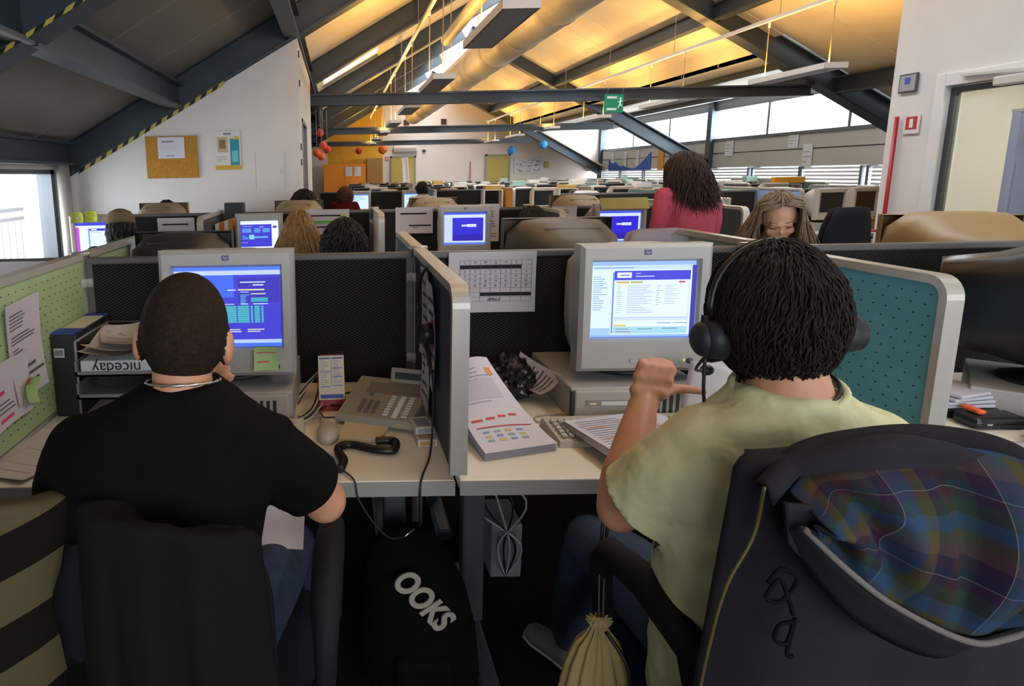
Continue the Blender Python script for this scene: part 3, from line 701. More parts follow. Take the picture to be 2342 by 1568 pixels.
def far_mon(X, Y, back, label, group, content, plastic=SILV):
    key = (back, id(content), plastic.name)
    loc = (X, Y, .74); rz = PI if back else 0
    if key not in lowm:
        lowm[key] = crt('crt_monitor', label, loc, rz, plastic, content, W=.38, H=.37, D=.34, logo=False, group=group, z_base=.1)
    else: dup(lowm[key], loc, (0, 0, rz), label, group)
crt('crt_monitor', 'beige CRT monitor with grey screen on the desk by the right wall corner', (6.1, 7.72, .74), .25, BEIGE, OFF, W=.38, H=.38, D=.36, logo=False, z_base=0.10)
far_mon(.32, 10.65, False, 'lit monitor beside the woman in red', 'fourth row monitors', SMALL)
far_mon(1.2, 10.65, False, 'lit monitor beside the man in white shirt', 'fourth row monitors', SMALL)
for r, Y in ((3, 8.28), (4, 11.2), (5, 14.2), (6, 17.3), (7, 20.4)):
    for i in range(2, 9):
        if r == 3 and i < 4: continue
        if r == 4 and i == 8: continue
        xm = (XE[i]+XE[i+1])/2-.15+rr.uniform(-.08, .08)
        g = f'{NTH[r-1]} row monitors'
        if r == 4 and i == 2: xm += .1
        if rr.random() < .85: far_mon(xm, Y+.42, True, f'back of a small monitor, far side of {NTH[r-1]} row, {NTH[i]} bay', g, OFF, BEIGED if rr.random() < .6 else GREYC)
        if rr.random() < .6 and not (r == 4 and i < 4) and not (r == 3 and i in (4, 5)): far_mon(xm+.1, Y-.5, False, f'small monitor facing us, near side of {NTH[r-1]} row, {NTH[i]} bay', g, rr.choice([SMALL, OFF, OFF]) if r > 4 and i < 6 else OFF, BEIGE)
# trays, boxes and papers lying over the screens of the far rows
for r, Y in ((4, 11.2), (5, 14.2), (6, 17.3), (7, 20.4)):
  for i in range(3, 9 if r > 4 else 8):
    X = XE[i+1]-.21
    c = rr.choice(['#dcdad6', '#d9dde2', '#c9cdd2', '#e2e0d6', '#9fc4ba', '#c4a05a'])
    w_, d_, h_ = rr.uniform(.25, .33), rr.uniform(.2, .3), rr.uniform(.04, .1)
    t = thing('paper_tray', f'pale paper tray on a shelf in the {NTH[r-1]} row, {NTH[i]} bay', 'tray', (X, Y-.2, 0), group='paper trays of the far rows')
    MB().box(-w_/2, w_/2, -d_/2, d_/2, 1.2, 1.212).build('shelf', FIXW, t)
    MB().box(-w_/2+.03, w_/2-.03, -d_/2+.02, d_/2-.02, 1.212, 1.212+h_, bev=.005).build('paper_stack', paint(c), t)
    for s_ in (-1, 1): MB().box(s_*(w_/2-.015)-.012, s_*(w_/2-.015)+.012, -d_/2, d_/2, .741, 1.2).build('support', FIXW, t)

# ---- sheets pinned to screens and dividers
def pinned(X, Y, z, w_, h_, prints, label, rz=0, rx=PI/2, roll=0, base='#c9c4cb', curl=.02):
    o = sheet('pinned_sheet', None, w_, h_, prints, (X, Y, z), (rx, roll, rz), base, curl); return tag(o, label, 'paper')
def calendar(X, Y, z, w_, h_, label, big=False):
    pr = []
    gx0, gx1, gy0, gy1 = .13, .95, .18, .86
    if big:
        for i in range(8): x = gx0+(gx1-gx0)*i/7; pr.append((x-.002, gy0, x+.002, gy1, '#55525c'))
        for j in range(10): y = gy0+(gy1-gy0)*j/9; pr.append((gx0, y-.002, gx1, y+.002, '#55525c'))
    pr += [(gx0, gy0+(gy1-gy0)*7.15/9, gx0+(gx1-gx0)*6/7, gy0+(gy1-gy0)*7.95/9, '#141316'), (gx0+(gx1-gx0)*2/7, gy0+(gy1-gy0)*1.2/9, gx1, gy0+(gy1-gy0)*1.95/9, '#141316')]
    o = sheet('wall_calendar', None, w_, h_, pr, (X, Y, z), (PI/2, 0, 0), '#bfbac0', .01); tag(o, label, 'calendar')
    ink = paint('#2a2830')
    text('APRILE', h_*.07, ink, o, (w_*.02, (gy0+.03-.5)*h_, .0032), (0, 0, 0), shear=.2)
    if big:
        cx = lambda i: (gx0+(gx1-gx0)*(i+.5)/7-.5)*w_
        cy = lambda j: (gy0+(gy1-gy0)*(j+.5)/9-.5)*h_
        for i, s_ in enumerate('LMMGVSD'): text(s_, .013, ink, o, (cx(i), cy(8), .003), (0, 0, 0))
        text('1', .011, ink, o, (cx(6), cy(7), .003), (0, 0, 0))
        for d in range(2, 31):
            k = d+5; text(str(d), .01, ink, o, (cx(k % 7), cy(7-k//7), .003), (0, 0, 0))
    return o
calendar(.548, 2.352, 1.108, .315, .222, 'April calendar sheet on the mesh screen behind the central divider', True)
calendar(.6, 5.305, 1.13, .3, .21, 'April calendar sheet on the second row screen by the blue monitor')
calendar(-1.32, 5.305, 1.08, .3, .21, 'calendar sheet with black bar beside the man with the cap')
g = calendar(-.13, 5.305, 1.13, .42, .2, 'wide calendar sheet with green bars behind blonde hair')
MB().box(-.1, .14, -.01, .01, .003, .004).build('green_bar', paint('#4fae4a'), g); MB().box(.15, .18, -.02, .06, .003, .004).build('yellow_mark', paint('#b9c434'), g)
pinned(1.2, 5.305, 1.1, .16, .3, lines(12, .1, .9, .1, .9, seed=2), 'printed sheet right of the plain blue monitor')
pinned(1.8, 5.305, 1.17, .2, .1, lines(3, .1, .9, .2, .8, seed=3), 'small sheet on the screen beside the headset wearer')
pinned(1.19, 2.352, 1.1, .15, .23, lines(16, .08, .92, .06, .95, seed=4), 'printed sheet pinned right of the web page monitor')
pinned(-1.15, 2.352, 1.14, .2, .15, [(.35, .2, .75, .6, '#77747a'), (.5, .65, .6, .75, '#b05c5c')], 'sheet with a small printed building at the left edge')
pinned(-.932, 1.86, 1.02, .2, .29, lines(5, .1, .6, .72, .9, seed=5)+lines(3, .1, .9, .58, .68, seed=6)+lines(4, .1, .5, .42, .55, seed=7)+lines(3, .5, .95, .1, .35, seed=8), 'upper typed sheet pinned to the green divider', rz=PI/2, roll=-.05)
pinned(-.926, 1.74, .93, .2, .18, lines(3, .1, .8, .2, .4, seed=9)+[(.05, .5, .35, .56, '#d0486c'), (.1, .1, .5, .15, '#d0486c')], 'lower sheet with pink marks pinned to the green divider', rz=PI/2)
pinned(-.918, 1.83, .9, .075, .075, [(.1, .7, .5, .95, '#cf6a5e')], 'green sticky note on the pinned sheets', rz=PI/2, base='#9cc07a', curl=.03, roll=.25)
pinned(-.932, 2.98, 1.16, .22, .12, lines(4, .1, .9, .2, .8, seed=10), 'sheet pinned on the far green divider', rz=PI/2)
for k, (Y, z, w_, h_) in enumerate(((1.98, 1.07, .2, .28), (1.84, 1.04, .16, .3), (1.93, .9, .17, .22))):
    pinned(.268-.004*k, Y, z, w_, h_, lines(6, .1, .9, .1, .9, seed=20+k)+([(.3, .5, .7, .66, '#d8406a'), (.35, .35, .6, .4, '#d8406a')] if k == 1 else []),
           ('sheet pinned deepest on the central divider', 'sheet with pink writing on the central divider', 'lower sheet hanging on the central divider')[k], rz=-PI/2, base='#b9b5bc')
pinned(1.488, 2.86, 1.15, .16, .13, [(.1, .45, .8, .6, '#9ad22e')], 'blue-white note with green stripe beside the standing woman', rz=-PI/2, base='#b8c6d8')
pinned(1.486, 2.66, 1.13, .2, .14, [(.0, .05, 1, .3, '#b0a878')], 'salmon coloured card on the divider near blonde woman', rz=-PI/2, base='#d0a284')
pinned(1.484, 2.5, 1.12, .12, .12, lines(3, .1, .9, .2, .8), 'dark teal card on the divider beside blonde woman', rz=-PI/2, base='#4a7a78')
for k, (X, z, c) in enumerate(((-1.9, 1.255, '#a6b83c'), (-1.8, 1.26, '#b9cc40'))):
    pinned(X+.02, 4.73, z-.02, .085, .075, lines(3, .1, .9, .2, .9, '#b08a30', k), f'{("left", "right")[k]} yellow sticky note on the monitor of the hooded man', base=c, curl=.05)
pinned(-.235, 1.975, .945, .075, .075, [(.1, .3, .6, .36, '#c85a5a'), (.1, .7, .9, .75, '#c85a5a')], 'pale green sticky note under the left monitor screen', base='#a9c48a', curl=.03)
# ================================================================== things on and around the front desks
DZ = .7405  # item positions below unprojected from image pixels, kept as plain coordinates
# ---- left desk
t = thing('lever_arch_binder', 'black upright binder with white and blue top beside green divider', 'binder', (-.888, 2.03, DZ))
MB().box(-.045, .04, 0, .31, 0, .275, bev=.004).build('cover', mat('black binder board', '#1b1c1f', .5), t)
b = MB(); b.box(-.036, .031, .02, .3, .275, .279); b.build('paper_edge', paint('#c7bda8'), t)
for ya_, yb_ in ((.0, .07), (.27, .312)): MB().box(-.04, .036, ya_, yb_, .2755, .2805).build('blue_band', paint('#2b3f8c'), t)
MB().box(-.035, -.002, -.002, 0, .2, .23).build('barcode_label', paint('#b9b4b6'), t)
b = MB()
for i in range(7): b.box(-.032+i*.004, -.030+i*.004, -.0025, -.0018, .206, .225)
b.build('barcode', paint('#222226'), t)
t = thing('letter_tray', 'grey two-tier letter tray beside the man in black', 'tray', (-.71, 1.98, DZ))
TR = mat('smoke grey tray', '#7d7d80', .35)
for z in (.075, .15):
    b = MB(); b.box(-.13, .13, 0, .31, z, z+.006); b.box(-.13, -.124, 0, .31, z, z+.05); b.box(.124, .13, 0, .31, z, z+.05); b.box(-.13, .13, .304, .31, z, z+.05); b.box(-.13, .13, 0, .006, z, z+.016)
    b.build('tray', TR, t)
for x in (-.127, .127):
    for y_ in (.01, .3): MB().tube([(x, y_, 0), (x, y_, .26)], .004, n=6).build('support', TR, t)
MB().tube([(-.127, .01, .26), (-.127, .3, .26), (.127, .3, .26), (.127, .01, .26)], .004, n=6).build('top_wire', TR, t)
t = thing('paper_ream', 'white paper ream with upside-down niceday print in tray', 'paper', (-.71, 1.987, DZ+.157))
MB().box(-.115, .115, 0, .29, 0, .042, bev=.003).build('wrapper', paint('#bfc3c6'), t)
text('niceday', .052, paint('#17181a'), t, (.0, -.0015, .02), (PI/2, PI, 0), name='print')
t = thing('loose_papers', 'untidy white papers on top of the letter tray', 'paper', (-.735, 1.95, DZ+.2))
for k, (a, dx, dy) in enumerate(((.1, 0, 0), (-.12, .03, .03), (.35, .02, .08))):
    sheet('sheet', t, .21, .28, lines(3, .1, .9, .3, .9, '#a9a4a6', k), (dx, .15+dy, .004+.006*k), (.03, -.02, a), '#c8beb6', .06)
t = thing('paper_stack', 'stack of paper in the lower letter tray', 'paper', (-.7, 2.0, DZ+.083))
for k in range(5): sheet('sheet', t, .19, .26, (), (0, .14, .003+k*.006), (0, 0, .06*(k % 3)-.05), '#bcb4b6', .05)
b = thing('floor_plan_sheet', 'white sheet with a thin drawing on the left desk corner', 'paper', (-.86, 1.72, DZ+.003), (0, 0, -.35))
sheet('sheet', b, .21, .3, [(.2, .3, .9, .306, '#8a8890'), (.2, .6, .9, .606, '#8a8890'), (.2, .3, .206, .6, '#8a8890'), (.1, .15, .9, .156, '#a08890')], base='#c4bab4', curl=.02)

t = keyboard('beige keyboard mostly hidden by the man in black', (-.335, 1.74, DZ), .03)
t = thing('computer_mouse', 'cream computer mouse beside the keyboard', 'mouse', (-.045, 1.825, DZ))
b = MB(); b.rings([[(.033*q*math.cos(a), .06*q*math.sin(a), z) for a in [2*PI*k/20 for k in range(20)]] for q, z in ((.96, 0), (1, .008), (.97, .02), (.8, .031), (.45, .037), (.05, .038))]); b.build('shell', mat('cream mouse', '#b8ada0', .45), t)
MB().box(-.0006, .0006, .015, .052, .026, .036).build('button_gap', DGREY, t)
MB().tube([(0, .055, .012), (-.03, .12, .004), (-.02, .16, .004), (-.06, .14, .004), (-.1, .17, .004)], .002, n=6).build('cable', BEIGE, t)
b = MB(); P4 = [(.007, 1.927), (.136, 1.869), (.106, 1.782), (-.013, 1.786)]; b.prism(P4[::-1], .012, None, 'z', DZ+.001)
tag(b.build('note_pad', mat('cream note paper', '#cdbf9f', .7)), 'cream note pad in front of the grey telephone', 'note pad')

t = thing('desk_telephone', 'grey office telephone with flip display and key rows', 'telephone', (.09, 1.885, DZ+.012), (0, 0, -.38))
PH = mat('warm grey telephone plastic', '#8a8376', .5); PHD = mat('grey telephone inlay', '#6e695f', .55)
W_, D_ = .255, .24
b = MB(); b.add([(-W_/2, 0, 0), (W_/2, 0, 0), (W_/2, D_, 0), (-W_/2, D_, 0), (-W_/2+.008, .006, .022), (W_/2-.008, .006, .022), (W_/2-.008, D_-.006, .075), (-W_/2+.008, D_-.006, .075)], [(3, 2, 1, 0), (4, 5, 6, 7), (0, 1, 5, 4), (1, 2, 6, 5), (2, 3, 7, 6), (3, 0, 4, 7)]); b.build('body', PH, t)
sl = math.atan2(.053, D_-.012)
def on(x, y, e=0): return (x, y, .022+(y-.006)*math.tan(sl)+e)
MB().box(-.07, .1, -.03, .03, 0, .003).build('speaker_panel', PHD, t, on(.0, .17), (sl, 0, 0))
b = MB(); b.box(-.06, .06, 0, .012, 0, .05, bev=.004); d = b.build('display_housing', PH, t, on(.05, .205, .004), (-.35, 0, .0))
MB().box(-.045, .045, -.001, .003, .013, .035).build('display', mat('dark green lcd', '#2d3b36', .3), d)
kg = MB().box(-.007, .007, -.005, .005, 0, .006, bev=.002).mesh('key'); kg.materials.append(mat('grey telephone key', '#5c5954', .5))
for r in range(4):
    for c in range(3): link('key', kg, t, on(-.055+c*.022, .03+r*.019), (sl, 0, 0))
link('key', kg, t, on(-.045, .125), (sl, 0, 0))
kw = MB().box(-.009, .009, -.0045, .0045, 0, .006, bev=.002).mesh('key'); kw.materials.append(mat('pale telephone key', '#bdb8ae', .45))
for r in range(8):
    for x in (.03, .09): link('key', kw, t, on(x, .025+r*.0145), (sl, 0, 0))
MB().box(-.008, .008, -.06, .06, 0, .002).build('key_labels', paint('#cfd2d4'), t, on(.06, .075), (sl, 0, 0))
MB().box(-.006, .006, -.004, .004, 0, .005).build('red_key', paint('#a83a2c'), t, on(.0, .14), (sl, 0, 0)); MB().box(-.005, .005, -.004, .004, 0, .004).build('alert_lamp', paint('#7d2b22'), t, on(.1, .15), (sl, 0, 0))
MB().tube([(-.12, .12, .01), (-.2, .1, .004), (-.22, .2, .004), (-.14, .28, .004), (-.06, .27, .01)], .004, n=6).build('line_cord', BLACKP, t)
MB().tube([(-.1, .01, .01), (-.16, .0, .004), (-.2, .05, .004), (-.19, .12, .004), (-.26, .16, .004)], .0025, n=6).build('cable', BLACKP, t)

t = thing('desk_calendar', 'small spiral desk calendar with red foot beside the telephone', 'calendar', (-.035, 2.06, DZ), (0, 0, .08))
b = MB(); b.add([(-.045, -.015, 0), (.045, -.015, 0), (.042, .02, .18), (-.042, .02, .18), (-.045, .065, 0), (.045, .065, 0)], [(0, 1, 2, 3), (5, 4, 3, 2), (0, 4, 5, 1)]); b.build('stand', mat('red card', '#8c1f26', .6), t, th=.002)
o = sheet('month_page', t, .084, .145, [(.04, .92, .47, .95, '#3a4a8c'), (.53, .92, .96, .95, '#3a4a8c'), (.49, .3, .51, .95, '#6a78a8'), (.05, .62, .46, .65, '#7f93c4'), (.54, .7, .95, .73, '#7f93c4'), (.54, .5, .95, .53, '#7f93c4'), (.05, .28, .46, .31, '#7f93c4'), (.54, .3, .95, .33, '#7f93c4'), (.05, .03, .95, .12, '#4a5aa0')]+lines(14, .08, .42, .33, .9, '#8b93a8', 1, .3)+lines(14, .57, .9, .36, .9, '#8b93a8', 2, .3), (0, .0045, .108), (math.radians(79), 0, 0), '#cfc3ae', 0)
b = MB()
for i in range(11): b.tube([(-.038+i*.0076, .014, .178), (-.038+i*.0076, .012, .186), (-.038+i*.0076, .022, .19), (-.038+i*.0076, .026, .18)], .0012, n=5)
b.build('spiral', mat('spiral wire', '#5a2f30', .4, .5), t)
# coiled black cord
pts = [(.093, 1.763), (.13, 1.768), (.148, 1.75), (.137, 1.70), (.1, 1.7), (.06, 1.722), (.018, 1.742), (-.012, 1.725), (-.013, 1.69), (.0, 1.64), (-.01, 1.585)]
def spline(p, n=6):
    out = []
    for i in range(len(p)-1):
        a, b_, c, d = [Vector(p[max(0, min(len(p)-1, i+k))]) for k in (-1, 0, 1, 2)]
        for s_ in range(n):
            u = s_/n; out.append(.5*((2*b_)+(c-a)*u+(2*a-5*b_+4*c-d)*u*u+(3*b_-a-3*c+d)*u**3))
    out.append(Vector(p[-1])); return out
cp = spline([(x, y_, DZ+.0125) for x, y_ in pts], 24)
rad = [.0118 if i % 2 else .0092 for i in range(len(cp))]
t = thing('coiled_cord', 'black coiled telephone cord lying on the left desk', 'cord', (0, 0, 0))
MB().tube(cp, rad, n=10).build('coil', BLACKP, t)
MB().tube(spline([(-.005, 1.6, DZ+.004), (.025, 1.54, DZ+.004), (.035, 1.53, .7), (.068, 1.53, .64), (.113, 1.55, .58), (.158, 1.6, .552)]), .0025, n=6).build('lead', DGREY, t)
MB().tube([(.158, 1.6, .552), (.185, 1.62, .562)], .003, n=6).build('jack', mat('chrome', '#c9c9c9', .2, .9), t)
for z, lab, c, (x, y_), rz in ((0, 'white and tan cigarette pack near the central divider', '#b08a4a', (.236, 1.765), .05), (.0235, 'silver-white cigarette pack lying on the tan pack', '#8c9198', (.232, 1.8), .12)):
    t = thing('cigarette_pack', lab, 'cigarette pack', (x, y_, DZ+z), (0, 0, rz))
    MB().box(-.028, .028, -.02, .065, 0, .022, bev=.002).build('box', paint('#bdb6ac'), t); MB().box(-.02, .02, -.0208, -.0195, .005, .017).build('print', paint(c), t); MB().box(-.02, .02, -.01, .05, .022, .0224).build('lid_print', paint('#7f8388' if z else '#a88a5a'), t)
# headset on the divider
t = thing('headset', 'black headset hung over the left face of the central divider', 'headset', (0, 0, 0))
MB().tube(spline([(.25, 1.87, 1.235), (.245, 1.97, 1.19), (.243, 2.04, 1.1), (.243, 2.0, 1.04), (.243, 1.9, 1.035)]), .005, n=8).build('headband', BLACKP, t)
b = MB(); b.tube([(.263, 1.84, 1.045), (.225, 1.84, 1.045)], [.032, .028], n=16); b.build('earpiece', BLACKP, t)
MB().tube(spline([(.24, 1.83, 1.02), (.242, 1.76, .98), (.245, 1.72, .97)]), [.004]*12+[.006], n=8).build('microphone_arm', BLACKP, t)
MB().tube(spline([(.245, 1.84, 1.02), (.255, 1.78, .93), (.25, 1.735, .83), (.235, 1.68, DZ+.006), (.2, 1.56, DZ+.005), (.19, 1.53, .72), (.19, 1.53, .62)]), .003, n=6).build('cable', BLACKP, t)
t = thing('cable_tangle', 'tangled grey cables beside the left computer', 'cable', (0, 0, 0))
for k in range(4):
    MB().tube(spline([(-.15, 2.1+.03*k, DZ+.006+.006*k), (-.11+.02*k, 2.2, DZ+.05+.02*k), (-.08+.01*k, 2.14, DZ+.07-.01*k), (-.1, 2.02-.03*k, DZ+.02), (-.17, 1.93-.01*k, DZ+.004+.006*k)]), .0028, n=6).build('cable', BEIGE if k % 2 else DGREY, t)

o = sheet('lap_sheet', None, .14, .2, (), (-.165, 1.47, .72), (PI/2-.5, .05, 0), '#c4b8b8', .03); tag(o, 'white sheet hanging over the desk edge beside the black shirt', 'paper')
# ---- right desk
t = thing('brochure_stack', 'printed brochure pages curling up against the central divider', 'paper', (0, 0, 0))
def br(u, v, e):
    fl, fr_ = Vector((.378, 1.646, DZ)), Vector((.591, 1.709, DZ)); ml, mr = Vector((.34, 1.86, DZ+.02)), Vector((.545, 1.87, DZ+.012)); tl, tr = Vector((.335, 1.985, DZ+.125)), Vector((.455, 2.0, DZ+.165))
    q = lambda a, b_, c, s_: a*(1-s_)**2+b_*2*s_*(1-s_)+c*s_*s_
    p = q(fl, ml, tl, v)*(1-u)+q(fr_, mr, tr, v)*u
    p.z += e+.02*math.sin(PI*u)*v; p.x = max(p.x, .314); return p
prt = [(.1, .28, .9, .295, '#b04a44'), (.08, .36, .25, .385, '#c2483e'), (.3, .37, .44, .395, '#c2483e'), (.5, .385, .62, .41, '#c2483e'), (.68, .4, .8, .425, '#c2483e')] + [(.15+.16*i, .12+.05*j, .24+.16*i, .145+.05*j, ('#7ba3a0', '#c9a86a', '#7a8fb8')[(i+j) % 3]) for i in range(4) for j in range(3)] + lines(10, .08, .9, .55, .92, '#9a94a4', 3, .3)+[(.1, .6, .8, .8, '#b9b3bd'), (.75, .83, .88, .9, '#d98a4e'), (.1, .78, .5, .8, '#d0764a')]
for k in range(6):
    b = MB(); b.grid(lambda u, v: br(u, v, .0015+k*.004), 8, 12)
    if k == 5:
        b.mats.append(mat('paper #c9c3cc', '#c9c3cc', .75))
        for x0, y0, x1, y1, c in prt: b.grid(lambda u, v: br(x0+(x1-x0)*u, y0+(y1-y0)*v, .0228), max(1, int((x1-x0)*8)), max(1, int((y1-y0)*12)), paint(c, .8))
    b.build('page', mat('paper #c9c3cc', '#c9c3cc', .75), t)
t = keyboard('beige keyboard under the papers of the man in yellow', (.825, 1.735, DZ), .05)
MB().tube(spline([(-.1, .155, .006), (-.16, .2, .004), (-.22, .19, .004), (-.2, .24, .004), (-.1, .25, .004)]), .0025, n=6).build('cable', BEIGE, t)
t = thing('document_pile', 'thick pile of printed pages lying over the keyboard', 'paper', (.82, 1.66, DZ+.034), (.0, .0, .2))
for k in range(5):
    sheet('page', t, .3, .4, (lines(26, .06, .95, .05, .95, '#a8a6b4', 5, .25)+[(.1, .8, .3, .815, '#e0955c'), (.12, .62, .34, .635, '#e0955c'), (.6, .72, .8, .735, '#e0955c'), (.05, .3, .09, .5, '#e0a878')]) if k == 4 else (), (.003*k, -.002*k, .003*k), (0, 0, .012*k), '#ccc8d4', .0)
def crumple(name, label, cat, c, r, m, seed, amp=.35, sc=14):
    bm = bmesh.new(); bmesh.ops.create_icosphere(bm, subdivisions=4, radius=1)
    for v in bm.verts:
        d = noise.fractal(v.co*2.2+Vector((seed, 0, 0)), .8, 2.2, 4)+.6*abs(noise.noise(v.co*5+Vector((0, seed, 0))))
        v.co *= 1+amp*d; v.co = Vector((v.co.x*r[0], v.co.y*r[1], max(v.co.z, -.8)*r[2]))
    b = MB(); b.bm(bm, None, False); return tag(b.build(name, m, None, c), label, cat)
crumple('plastic_bag', 'crumpled black plastic bag behind the brochures', 'bag', (.575, 2.16, DZ+.06), (.075, .08, .075), mat('black bin liner', '#141416', .25), 3, .3)
o = sheet('paper_slip', None, .1, .22, lines(8, .1, .9, .1, .9, seed=5), (.66, 2.16, DZ+.06), (.1, -.7, .3), '#c4c0c6', .05); tag(o, 'bent white slip between bag and computer', 'paper')
b = MB(); b.grid(lambda u, v: (1.0+.16*u+.03*v, 1.86-.1*u+.02*v, DZ+.05+.15*v*(1-.5*u)+.03*math.sin(3*u)), 10, 8)
tag(b.build('curled_sheet', mat('paper #c4c2ca', '#c4c2ca', .75), th=.0015), 'curled white sheet standing beside the raised hand', 'paper')
b = MB(); b.grid(lambda u, v: (1.16+.12*u, 1.99+.05*v, DZ+.02+.12*v+.02*u), 8, 8)
tag(b.build('curled_sheet', MATS['paper #c4c2ca'], th=.0015), 'white sheet behind the curled sheet near monitor', 'paper')
b = MB().box(-.13, .13, -.09, .09, 0, .012); tag(b.build('folder', mat('sky blue card', '#7fb2c4', .6), None, (1.3, 2.12, DZ+.001), (0, 0, -.2)), 'sky blue folder on the desk beside the headset', 'folder')
t = thing('desk_telephone', 'grey telephone almost hidden by the man in yellow', 'telephone', (1.19, 1.84, DZ), (0, 0, .1))
b = MB(); b.add([(-.1, 0, 0), (.1, 0, 0), (.1, .2, 0), (-.1, .2, 0), (-.1, 0, .02), (.1, 0, .02), (.1, .2, .07), (-.1, .2, .07)], [(3, 2, 1, 0), (4, 5, 6, 7), (0, 1, 5, 4), (1, 2, 6, 5), (2, 3, 7, 6), (3, 0, 4, 7)]); b.build('body', PH, t)
MB().box(-.09, .09, -.001, .05, .02, .026).build('inlay', PHD, t)
# ---- far right desk
t = thing('desktop_computer', 'pale desktop computer under the black monitor at right', 'computer', (2.33, 1.86, DZ), (0, 0, .85)); MB().box(-.2, .2, 0, .36, 0, .085, bev=.005).build('case', GREYC, t); MB().box(-.19, .19, -.008, .004, .006, .08, bev=.004).build('front_panel', BEIGE, t)
t = thing('notebook_pile', 'small pile of white spiral notebooks at the teal divider edge', 'notebook', (1.9, 2.0, DZ))
for k in range(4): MB().box(-.09, .07, -.1, .12, .03+k*.012, .04+k*.012, bev=.003).build('notebook', paint('#b9b7c2'), t, (0, 0, 0), (0, 0, .1*k))
MB().box(-.09, .09, -.1, .12, 0, .03, bev=.008).build('base_book', BLACKP, t)
t = thing('black_pouch', 'flat black pouch in front of the notebooks', 'pouch', (1.91, 1.83, DZ)); MB().box(-.09, .07, -.03, .055, 0, .035, bev=.015).build('body', BLACKP, t); MB().box(-.06, -.045, -.031, -.029, .015, .02).build('zip', ALU, t)
t = thing('lighter', 'orange lighter on the black pouch', 'lighter', (1.862, 1.86, DZ+.037)); MB().box(-.012, .012, -.03, .03, 0, .012, bev=.004).build('body', paint('#e8622a'), t); MB().box(-.01, .01, .03, .042, 0, .012).build('cap', ALU, t)
t = thing('desk_telephone', 'pale telephone at the right edge of the frame', 'telephone', (2.0, 1.62, DZ), (0, 0, .3)); MB().box(-.05, .14, 0, .16, 0, .04, bev=.012).build('body', paint('#a9a7a6'), t); MB().tube([(-.06, .02, .05), (-.06, .14, .06)], .018, n=10).build('handset', mat('slate handset', '#4a4b58', .5), t)
tag(MB().grid(lambda u, v: (1.62+.3*u, 1.56+.16*v, DZ+.002), 2, 2).build('sheet_of_paper', mat('paper #c9c3cc', '#c9c3cc'), th=.001), 'white sheet lying on the right edge desk', 'paper')

# ---- under the desks
t = thing('backpack', 'black backpack with pale lettering under the desk', 'backpack', (.2, 1.72, 0), (0, 0, 0))
b = MB(); b.rings([[(cx+rx*math.cos(a), cy+ry*math.sin(a), z) for a in [2*PI*k/22 for k in range(22)]] for cx, cy, rx, ry, z in ((.02, 0, .15, .1, .0), (.02, 0, .17, .12, .05), (.01, 0, .165, .12, .17), (.0, .01, .15, .11, .29), (-.02, .02, .12, .085, .38), (-.03, .03, .07, .05, .43), (-.03, .03, .01, .01, .44))])
me = b.mesh('body'); wobble(me, .012, 9); me.transform(Matrix.Diagonal((1, 1, 1.12, 1))); me.materials.append(mat('black nylon', '#0a0a0b', .9, bump=.2, bs=50)); link('body', me, t)
text('OOKS', .088, mat('bone print', '#9c9688', .7), t, (.005, -.112, .36), (PI/2-.3, .87, 0), shear=.3, ext=.003, sx=.82, bold=.0035)
for s_ in (-1, 1): MB().tube(spline([(s_*.06-.03, .1, .36), (s_*.08, .17, .25), (s_*.09, .15, .08)]), .014, n=8, flat=.4).build('strap', mat('black webbing', '#151517', .8), t)
b = MB(); b.box(-.07, .09, -.145, -.1, .05, .19, bev=.02); b.build('front_pocket', MATS['black nylon'], t)
MB().tube(spline([(-.12, -.12, .1), (-.1, -.16, .03), (-.03, -.17, .01)]), .003, n=6).build('zip_pull', ALU, t)
t = thing('power_unit', 'small grey power box standing on the floor under the right desk', 'power box', (.6, 2.24, 0)); MB().box(-.058, .058, 0, .2, 0, .215, bev=.006).build('case', mat('dull grey case', '#6f7076', .6), t); MB().box(-.035, .035, -.003, .001, .09, .19).build('front_plate', mat('dull grey plate', '#65666c', .6), t)
t = thing('cable_loop', 'black cable loop hanging under the right desk', 'cable', (.44, 2.12, .46))
MB().tube([(.06*math.cos(a), .02*math.sin(2*a), .045*math.sin(a)) for a in [2*PI*k/24 for k in range(25)]], .007, n=8).build('loop', BLACKP, t)
for k in range(5): MB().tube(spline([(.04*k-.02, .02, .24), (.1-.03*k, .05, .1), (.05*k, .03, -.1), (.2-.02*k, .08, -.3), (.16, .12, -.455)]), .004, n=6).build('cable', BLACKP if k % 2 else GREYC, t)
crumple('plastic_wrap', 'crumpled clear plastic wrap hanging among the cables', 'plastic', (.72, 2.16, .43), (.03, .03, .05), mat('grey film', '#7a7a7c', .3), 8, .4)
t = thing('drawer_pedestal', 'pale blue drawer pedestal under the left desk corner', 'drawers', (-.83, 1.6, 0))
MB().box(-.1, .24, 0, .55, .03, .69, bev=.005).build('body', mat('pale blue grey steel', '#7e97a3', .5, .2), t)
for z in (.05, .27, .48): dr = MB().box(-.095, .235, -.014, 0, z, z+.2, bev=.004).build('drawer', MATS['pale blue grey steel'], t); MB().box(0, .14, -.024, -.014, z+.14, z+.155).build('handle', ALU, dr)

